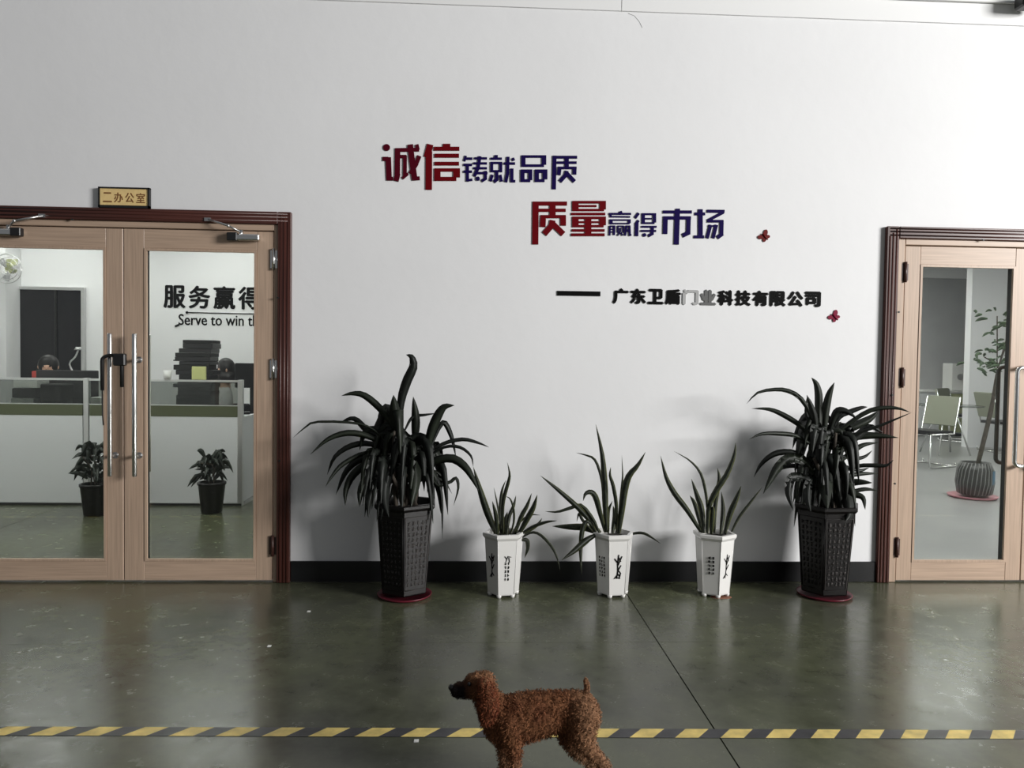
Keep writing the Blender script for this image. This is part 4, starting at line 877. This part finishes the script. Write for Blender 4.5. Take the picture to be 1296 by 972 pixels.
# black stacked trays with folders
a = P(229, 478, DY+.4); b_ = P(272, 431, DY+.4)
tr = empty('file_tray', ((a.x+b_.x)/2, DY+.4, WTZ), 'tall stack of black file trays and folders on the right of the workstation', 'file tray')
rg = random.Random(3); z_ = WTZ; n_ = 0
while z_ < b_.z-.02:
    hh = rg.uniform(.028, .05); x0 = a.x+rg.uniform(-.03, .03); x1 = b_.x+rg.uniform(-.03, .02)
    if z_ > b_.z-.10: x0 = a.x+.06
    if z_ < .95: x0, x1 = a.x, b_.x
    one_box('tray', (x0, DY+.28, z_+.001), (x1, DY+.52, min(z_+hh, b_.z)), m_blk if n_ % 3 else m_rubber, tr, .003); z_ += hh; n_ += 1
for (px, py) in ((226, 452), (230, 443), (222, 456)):
    p = P(px, py, DY+.35); one_box('folder', (p.x, DY+.30, p.z-.006), (p.x+.18, DY+.5, p.z+.006), m_rubber, tr)
a = P(255, 479, DY+.25); b_ = P(272, 465, DY+.25); tag(one_box('card_box', (a.x, DY+.002, zs+.0065), (b_.x, DY+.03, b_.z+.01), m_yell, None, .004), 'small yellow green box on the screen rail before the black file trays', 'box')
a = P(221, 478, DY+.18); k = MB(); k.lathe([(.03, 0), (.036, .08), (.033, .08), (.028, .01), (0, .01)], (a.x, DY+.016, zs+.0065), 14); tag(k.build('cup', m_paper), 'small white cup on the screen rail left of the black file trays', 'cup')
# right hand monitor behind
a = P(296, 475, DY+.9); b_ = P(340, 460, DY+.9)
mo = empty('monitor', ((a.x+b_.x)/2, DY+.95, 0), 'black monitor at the right end behind the workstation', 'monitor')
one_box('display', (a.x, DY+.93, 1.02), (b_.x, DY+.96, b_.z), m_blk, mo, .005); one_box('stand', ((a.x+b_.x)/2-.03, DY+.96, .775), ((a.x+b_.x)/2+.03, DY+.98, 1.1), m_blk, mo); one_box('foot', ((a.x+b_.x)/2-.1, DY+.90, .7605), ((a.x+b_.x)/2+.1, DY+1.05, .775), m_blk, mo)
sd = empty('side_table', (xR+.3, DY+1.0, 0), 'pale side table at the right end of the workstation', 'table')
one_box('tabletop', (xR+.002, DY+.7, .73), (xR+.75, DY+1.3, .76), m_panel, sd)
for (xx, yy) in ((xR+.03, DY+.73), (xR+.72, DY+.73), (xR+.03, DY+1.27), (xR+.72, DY+1.27)): one_box('leg', (xx-.02, yy-.02, 0), (xx+.02, yy+.02, .73), m_alu, sd)
one_box('modesty_panel', (xR+.05, DY+.712, .2), (xR+.70, DY+.728, .73), m_panel, sd)
eq = tag(one_box('tower_unit', (xR+.04, DY+.75, .7605), (xR+.30, DY+.88, 1.0), m_blk, None, .006), 'small black equipment case on the side table', 'equipment')
for q_ in range(5): one_box('vent_slat', (xR+.06, DY+.744, .80+.035*q_), (xR+.28, DY+.7495, .812+.035*q_), m_alu, eq)

# people seated behind the workstation
def person(px, ptop, y, label, shirt, face_dir, hair_long):
    top_ = P(px, ptop, y); x = top_.x; zt2 = top_.z
    e = empty('person', (x, y, 0), label, 'person')
    f = Vector((math.sin(face_dir), -math.cos(face_dir), 0)); sd_ = Vector((f.y*-1, f.x, 0))
    hc = Vector((x, y, zt2-.115))
    vs = []; ed = []; rad = []
    def av(p_, r, par=None):
        vs.append(tuple(p_)); rad.append(r)
        if par is not None: ed.append((par, len(vs)-1))
        return len(vs)-1
    hipz = .52
    B_ = Vector((x, y, 0))
    pel = av(B_+Vector((0, 0, hipz)), .13); wst = av(B_+Vector((0, 0, hipz+.2))+f*.02, .12, pel); che = av(B_+Vector((0, 0, zt2-.42))+f*.02, .13, wst)
    nk = av(B_+Vector((0, 0, zt2-.27)), .055, che); hd = av(hc-Vector((0, 0, .04)), .075, nk); av(hc+Vector((0, 0, .03)), .082, hd)
    for s_ in (-1, 1):
        sh = av(B_+sd_*s_*.17+Vector((0, 0, zt2-.36)), .058, che); el = av(B_+sd_*s_*.22+f*.10+Vector((0, 0, zt2-.58)), .042, sh)
        wr = av(B_+sd_*s_*.14+f*.30+Vector((0, 0, .80)), .027, el); av(B_+sd_*s_*.12+f*.38+Vector((0, 0, .79)), .030, wr)
        th = av(B_+sd_*s_*.10+f*.08+Vector((0, 0, hipz-.02)), .085, pel); kn = av(B_+sd_*s_*.11+f*.42+Vector((0, 0, hipz-.02)), .058, th)
        an = av(B_+sd_*s_*.11+f*.40+Vector((0, 0, .09)), .04, kn); av(B_+sd_*s_*.11+f*.55+Vector((0, 0, .045)), .035, an)
    me = bpy.data.meshes.new('body'); me.from_pydata([tuple(Vector(v)-Vector((x, y, 0))) for v in vs], ed, []); o = bpy.data.objects.new('body', me); COL.objects.link(o); o.parent = e
    sk = o.modifiers.new('s', 'SKIN'); ss = o.modifiers.new('u', 'SUBSURF'); ss.levels = 2; ss.render_levels = 2
    for i, r in enumerate(rad): me.skin_vertices[0].data[i].radius = (r, r)
    me.skin_vertices[0].data[0].use_root = True
    dg = bpy.context.evaluated_depsgraph_get(); m2 = bpy.data.meshes.new_from_object(o.evaluated_get(dg)); o.modifiers.clear(); o.data = m2
    m2.materials.clear(); m2.materials.append(m_skin); m2.materials.append(shirt); m2.materials.append(m_shirtd)
    for pl in m2.polygons:
        pl.use_smooth = True; c = pl.center
        dh = (c-Vector((0, 0, c.z))).dot(f)
        pl.material_index = 0
        if c.z < zt2-.30: pl.material_index = 1
        if c.z < hipz+.05 : pl.material_index = 2
        if dh > .29 and c.z > .7: pl.material_index = 0
    k = MB(); k.ball(hc+Vector((0, 0, .012))-f*.015, .104, 16, sc3=(.93, .93, 1.02))
    k.v = [v if (v-hc).dot(f) < .055 or v.z > hc.z+.062 else v-f*((v-hc).dot(f)-.055)*1.0 for v in k.v]
    if hair_long: k.lathe([(.095, -.14), (.10, -.02)], hc-f*.03, 16, smooth=True)
    k.build('hair', m_hair, e)
    k = MB(); k.ball(hc+f*.082-Vector((0, 0, .025)), .014, 8); k.build('nose', m_skin, e)
    for s_ in (-1, 1):
        k = MB(); k.ball(hc+f*.078+sd_*s_*.03, .009, 8); k.build('eye', m_eye, e)
        k = MB(); k.ball(hc+sd_*s_*.085-Vector((0, 0, .01)), .022, 8, sc3=(.5, .8, 1)); k.build('ear', m_skin, e)
    k = MB(); k.box(hc+f*.074-Vector((.018, .004, .062)), hc+f*.078+Vector((.018, .004, -.054))); k.build('mouth', m_redp, e)
    ch = empty('office_chair', (x, y, 0), 'dark office chair under the %s' % ('person nearest the file trays' if hair_long else 'person beside the monitor'), 'chair', 'office chairs')
    one_box('seat', (x-.23, y-.20, hipz-.17), (x+.23, y+.24, hipz-.115), m_shirtd, ch, .02); one_box('backrest', (x-.20, y+.19, hipz+.02), (x+.20, y+.23, hipz+.32), m_shirtd, ch, .015)
    one_box('back_post', (x-.03, y+.225, hipz-.15), (x+.03, y+.25, hipz+.1), m_blk, ch)
    k = MB(); k.tube([(x, y, .08), (x, y, hipz-.17)], .025, 10)
    for i in range(5): a_ = i*2*PI/5; k.tube([(x, y, .09), (x+.27*math.cos(a_), y+.27*math.sin(a_), .05)], .016, 6); k.ball((x+.27*math.cos(a_), y+.27*math.sin(a_), .028), .027, 8)
    k.build('base', m_blk, ch)
person(284, 453, DY+1.05, 'person with black hair bent over the desk beside the black file trays', m_shirtw, -1.0, True)
person(61, 449, DY+1.1, 'person with dark hair seated behind the monitor in front of the dark panel', m_shirtd, .3, False)

# wall fan at the far left
p = P(9, 340, LY-.45)
fn = empty('wall_fan', (p.x, LY-.3, p.z), 'wall fan on the pillar at the top left of the left office', 'fan')
k = MB()
for rr_ in (.16, .12, .07): k.tube([(p.x+rr_*math.cos(t), LY-.45, p.z+rr_*math.sin(t)) for t in [2*PI*i/28 for i in range(29)]], .004, 6)
for i in range(12): t = 2*PI*i/12; k.tube([(p.x+.02*math.cos(t), LY-.455, p.z+.02*math.sin(t)), (p.x+.16*math.cos(t), LY-.45, p.z+.16*math.sin(t))], .002, 5)
k.build('guard', m_steel, fn)
k = MB()
for i in range(3):
    t = 2*PI*i/3+.4
    pl = [(.02, -.1), (.13, -.5), (.145, .1), (.05, .35)]
    k.add([(p.x+r*math.cos(t+a_), LY-.43+.01*j, p.z+r*math.sin(t+a_)) for j, (r, a_) in enumerate(pl)], [(0, 1, 2, 3)])
k.build('blade', m_offg, fn)
k = MB(); k.tube([(p.x, LY-.42, p.z), (p.x, LY-.34, p.z)], .045, 14); k.tube([(p.x, LY-.36, p.z), (p.x-.03, LY-.301, p.z+.08)], .02, 8); k.box((p.x-.09, LY-.315, p.z+.04), (p.x+.03, LY-.3005, p.z+.12)); k.build('motor', m_olive, fn)

def bushy(px, pyb, ytop, spread, m, label, seed, potm=m_bpot, nl=46):
    b0 = F(px, pyb); y = b0.y; D = y-CAM.y; s_ = D/FPX
    e = empty('potted_bush', (b0.x, y, 0), label, 'potted plant', 'potted bushes in the left office')
    zt2 = P(px, ytop, y).z; R = spread*s_
    k = MB(); k.lathe([(.075, .001), (.085, .01), (.11, .24), (.118, .245), (.118, .265), (.10, .265), (.098, .235), (0, .235)], (b0.x, y, 0), 20); k.build('pot', potm, e)
    rg = random.Random(seed)
    k = MB()
    for i in range(5): k.tube(spline([(b0.x+rg.uniform(-.03, .03), y+rg.uniform(-.03, .03), .23), (b0.x+rg.uniform(-.06, .06), y+rg.uniform(-.05, .05), .4), (b0.x+rg.uniform(-.12, .12), y+rg.uniform(-.1, .1), zt2-.06)], 5), .005, 5)
    k.build('stem', m_bark, e)
    for i in range(nl):
        t = rg.random(); z_ = .27+(zt2-.27)*t; a_ = rg.uniform(0, 2*PI); r0 = R*.3*rg.random(); L_ = R*rg.uniform(.5, .95)*(1-.45*t)
        d_ = Vector((math.cos(a_), math.sin(a_), 0)); b1 = Vector((b0.x, y, z_))+d_*r0
        leaf3d([b1, b1+d_*L_*.5+Vector((0, 0, .05)), b1+d_*L_+Vector((0, 0, rg.uniform(-.07, .05)))], rg.uniform(.025, .045), m, e, rg.uniform(-.8, .8), 5, .5, .15)
    return e
bushy(120, 652, 566, 34, m_dkplant, 'dark bushy plant in a black pot seen through the left door leaf', 4)
bushy(268, 649, 576, 30, m_dkplant, 'dark bushy plant in a black pot seen through the right leaf of the left doors', 9)
p = F(137, 650); tag(one_box('brown_carton', (p.x+.04, p.y+.13, 0), (p.x+.12, p.y+.19, .34), m_terr, None, .004), 'narrow brown carton standing behind the left office plant', 'box')

# ------------------------------------------------------------ room behind the right doors
RY = 10.0; RX0, RX1 = 1.0, 11.0; RCH = 3.2
x_ = MB(); x_.box((RX0, RY, 0), (RX1, RY+.1, RCH)); tag(x_.build('wall_right_office_back', m_offg), 'grey back wall of the right room', kind='structure')
x_ = MB(); x_.box((RX1, WT+.001, 0), (RX1+.1, RY+.1, RCH)); tag(x_.build('wall_right_office_side', m_offw), 'side wall of the right room', kind='structure')
x_ = MB(); x_.box((RX0-.1+.1, LY+.101, 0), (RX0+.1, RY+.1, RCH)); tag(x_.build('wall_right_office_left', m_offw), 'left wall of the right room', kind='structure')
x_ = MB(); x_.box((RX0, WT+.001, RCH), (RX1+.1, RY+.1, RCH+.08)); tag(x_.build('ceiling_2', m_offc), 'white ceiling of the right room', kind='structure')
A = P(1226, 500, 7.6)
x_ = MB(); x_.box((A.x, 7.6, 0), (RX1-.001, 7.75, RCH-.001)); tag(x_.build('wall_right_office_pier', m_offw), 'pale wall pier in the right room', kind='structure')
x_ = MB(); x_.box((RX0, RY-.06, RCH-.16), (A.x+2, RY-.0005, RCH-.001)); tag(x_.build('trim_3', m_band), 'white cornice on the grey back wall', kind='structure')
for i, (xx, yy) in enumerate(((3.6, 1.6), (6.4, 1.6), (3.6, 5.3), (6.6, 5.3), (6.2, 8.5))):
    panel_light(xx, yy, RCH, 2.2, .8, ['ceiling light panel in the right room nearest the doors', 'ceiling light panel at the front right of the right room', 'ceiling light panel in the middle of the right room', 'ceiling light panel at the back right of the right room', 'added fill light panel before the grey back wall of the right room'][i])  # the last panel is unseen fill, added to lift the grey back wall
# grey carpet tone: a large pale mat under the right room furniture
x_ = MB(); x_.box((RX0+.12, WT+.05, .0005), (RX1-.02, RY-.002, .004)); tag(x_.build('floor_right_room', mat('pale grey vinyl', (0.27, 0.27, 0.27), 0.3, noise_amt=.06, noise_scale=2)), 'pale grey vinyl floor of the right room', kind='structure')

# cabinet with light switch box at the back
A = P(1160, 560, RY-.5); B = P(1224, 497, RY-.5)
cb = empty('low_cabinet', ((A.x+B.x)/2, RY-.5, .004), 'pale low cabinet along the grey wall of the right room', 'cabinet')
one_box('body', (A.x-1.2, RY-.5, .06), (B.x, RY-.002, B.z), m_panel, cb, .004); one_box('plinth', (A.x-1.15, RY-.47, .0045), (B.x-.03, RY-.02, .06), m_blk, cb)
one_box('countertop', (A.x-1.25, RY-.53, B.z+.001), (B.x+.04, RY-.002, B.z+.035), m_paper, cb)
for i in range(4):
    w4 = (B.x-A.x+1.2)/4; x0 = A.x-1.2+i*w4
    d_ = one_box('cabinet_door', (x0+.01, RY-.518, .08), (x0+w4-.01, RY-.5005, B.z-.02), m_olive if i % 2 else m_panel, cb, .002); one_box('knob', (x0+w4-.06, RY-.53, .5), (x0+w4-.04, RY-.5185, .62), m_steel, d_)
A = P(1200, 492, RY-.3); B = P(1222, 460, RY-.3)
mw = empty('counter_appliance', ((A.x+B.x)/2, RY-.3, B.z-.3), 'white box shaped appliance on the low cabinet', 'appliance')
zc = P(1224, 497, RY-.5).z+.0355
one_box('housing', (A.x, RY-.4, zc), (B.x, RY-.1, B.z), m_paper, mw, .01); k = MB(); k.tube([((A.x+B.x)/2, RY-.41, (zc+B.z)/2), ((A.x+B.x)/2, RY-.40, (zc+B.z)/2)], .06, 16); k.build('dial', m_steel, mw)

# meeting table and chairs
def chrome_chair(px, py, rz, label):
    p = F(px, py); e = empty('meeting_chair', (p.x, p.y, .0045), label, 'chair', 'chrome framed chairs in the right room')
    c, s_ = math.cos(rz), math.sin(rz)
    def T(x, y, z): return (p.x+x*c-y*s_, p.y+x*s_+y*c, z+.0045)
    for sg in (-1, 1):
        k = MB(); k.tube([T(sg*.24, -.24, .44), T(sg*.24, -.25, .02), T(sg*.24, -.20, .0135), T(sg*.24, .24, .0135), T(sg*.24, .25, .06)], .013, 8); k.tube([T(sg*.24, -.24, .44), T(sg*.24, .20, .44), T(sg*.24, .30, .92)], .012, 8); k.build('side_frame', m_chrome, e)
    k = MB(); k.tube([T(-.24, .24, .0135), T(.24, .24, .0135)], .011, 8); k.tube([T(-.24, -.20, .43), T(.24, -.20, .43)], .01, 8); k.build('crossbar', m_chrome, e)
    k = MB(); k.add([T(-.23, -.24, .45), T(.23, -.24, .45), T(.23, .20, .44), T(-.23, .20, .44), T(-.23, -.24, .49), T(.23, -.24, .49), T(.23, .20, .48), T(-.23, .20, .48)], [(0, 3, 2, 1), (4, 5, 6, 7), (0, 1, 5, 4), (1, 2, 6, 5), (2, 3, 7, 6), (3, 0, 4, 7)]); k.build('seat', m_blk, e)
    k = MB(); k.add([T(-.23, .22, .55), T(.23, .22, .55), T(.23, .31, .93), T(-.23, .31, .93), T(-.23, .25, .54), T(.23, .25, .54), T(.23, .34, .92), T(-.23, .34, .92)], [(0, 1, 2, 3), (7, 6, 5, 4), (0, 4, 5, 1), (1, 5, 6, 2), (2, 6, 7, 3), (3, 7, 4, 0)]); k.build('backrest', mat('grey green mesh', (0.26, 0.27, 0.21), 0.8), e)
chrome_chair(1172, 590, -1.2, 'chrome chair at the left edge of the right door glass')
chrome_chair(1214, 559, .6, 'chrome chair at the far side of the meeting table')
chrome_chair(1268, 572, 1.5, 'chrome chair right of the meeting table')
tp = F(1206, 578)
tb = empty('meeting_table', (tp.x, tp.y, .0045), 'glass topped table with splayed chrome legs in the right room', 'table')
k = MB(); k.lathe([(0, .74), (.50, .74), (.505, .746), (.50, .752), (0, .752)], (tp.x, tp.y+.2, 0), 32); k.build('tabletop', m_frost, tb)
for i in range(4):
    a_ = PI/4+i*PI/2; tubeo('leg', [(tp.x+.10*math.cos(a_), tp.y+.2+.10*math.sin(a_), .739), (tp.x+.34*math.cos(a_), tp.y+.2+.34*math.sin(a_), .0175)], .013, m_chrome, tb, 8)
k = MB()
for i in range(3): k.lathe([(.02, 0), (.035, .08), (.032, .08), (.018, .01)], (tp.x-.2+.2*i, tp.y+.1+.08*i, .7525), 12)
for i, nm in enumerate(('left', 'middle', 'right')):
    k = MB(); k.lathe([(.02, 0), (.035, .08), (.032, .08), (.018, .01)], (tp.x-.2+.2*i, tp.y+.1+.08*i, .7525), 12); tag(k.build('cup', m_paper), 'small white cup on the glass table, %s one of three' % nm, 'cup', 'cups on the meeting table')

# striped planter with tree on pink saucer
pp = F(1233, 630); y = pp.y; Dp = (y-CAM.y)/FPX
pt = empty('potted_tree', (pp.x, y, .0045), 'thin leafy tree in a dark ribbed round planter behind the right door glass', 'potted plant')
Rp = 22*Dp; hp = 47*Dp
k = MB(); prof = [(Rp*.62, .03), (Rp*.9, .05), (Rp*1.02, hp*.45), (Rp*.95, hp*.8), (Rp*.78, hp), (Rp*.72, hp), (Rp*.7, hp-.03), (0, hp-.04)]
k.lathe(prof, (pp.x, y, 0), 28); pot = k.build('planter', mat('charcoal ceramic', (0.02, 0.02, 0.02), 0.4), pt)
k = MB()
for i in range(28):
    a_ = 2*PI*i/28; k.tube([(pp.x+r*1.005*math.sin(a_+j*.08), y-r*1.005*math.cos(a_+j*.08), z_) for j, (r, z_) in enumerate(prof[:5])], .0045, 5)
k.build('rib', mat('pale rib glaze', (0.20, 0.20, 0.20), 0.5), pot)['kind'] = 'stuff'
k = MB(); 
f0 = [(pp.x+Rp*1.03*math.sin(a_), y-Rp*1.03*math.cos(a_)) for a_ in (.45, .62, .79, .96)]
k.add([(*f0[i], hp*.42) for i in range(4)]+[(*[c_ for c_ in f0[i]], hp*.80) for i in range(4)], [(i, i+1, i+5, i+4) for i in range(3)]); k.build('blue_label', m_blue, pot)
k = MB(); k.lathe([(Rp*1.0, .0046), (Rp*1.25, .008), (Rp*1.35, .03), (Rp*1.32, .032), (Rp*1.1, .014), (0, .014)], (pp.x-.02, y, 0), 28); tag(k.build('plant_saucer', m_pink), 'dusty pink saucer under the dark ribbed planter', 'saucer')
bot = Vector((pp.x+.02, y, hp-.05)); tops = [P(1262, 400, y), P(1278, 430, y+.1), P(1246, 452, y-.05), P(1284, 400, y+.2)]
mid = P(1254, 520, y)
k = MB(); k.tube(spline([bot, mid, P(1262, 470, y)], 8), [.022]*5+[.018, .016, .014, .012], 8)
for t_ in tops: k.tube(spline([P(1262, 470, y), P(1262, 470, y).lerp(t_, .5)+Vector((0, 0, .03)), t_], 5), .006, 6)
k.build('trunk', m_bark, pt)
rg = random.Random(8)
for i in range(110):
    t_ = tops[rg.randrange(4)]; b1 = P(1262, 470, y).lerp(t_, rg.uniform(.35, 1.05))+Vector((rg.gauss(0, .07), rg.gauss(0, .08), rg.gauss(0, .06)))
    a_ = rg.uniform(0, 2*PI); d_ = Vector((math.cos(a_), math.sin(a_), rg.uniform(-.6, .3))).normalized(); L_ = rg.uniform(.07, .13)
    leaf3d([b1, b1+d_*L_*.5+Vector((0, 0, .012)), b1+d_*L_], rg.uniform(.02, .035), m_sage, pt, rg.uniform(-.8, .8), 4, .5, .15)
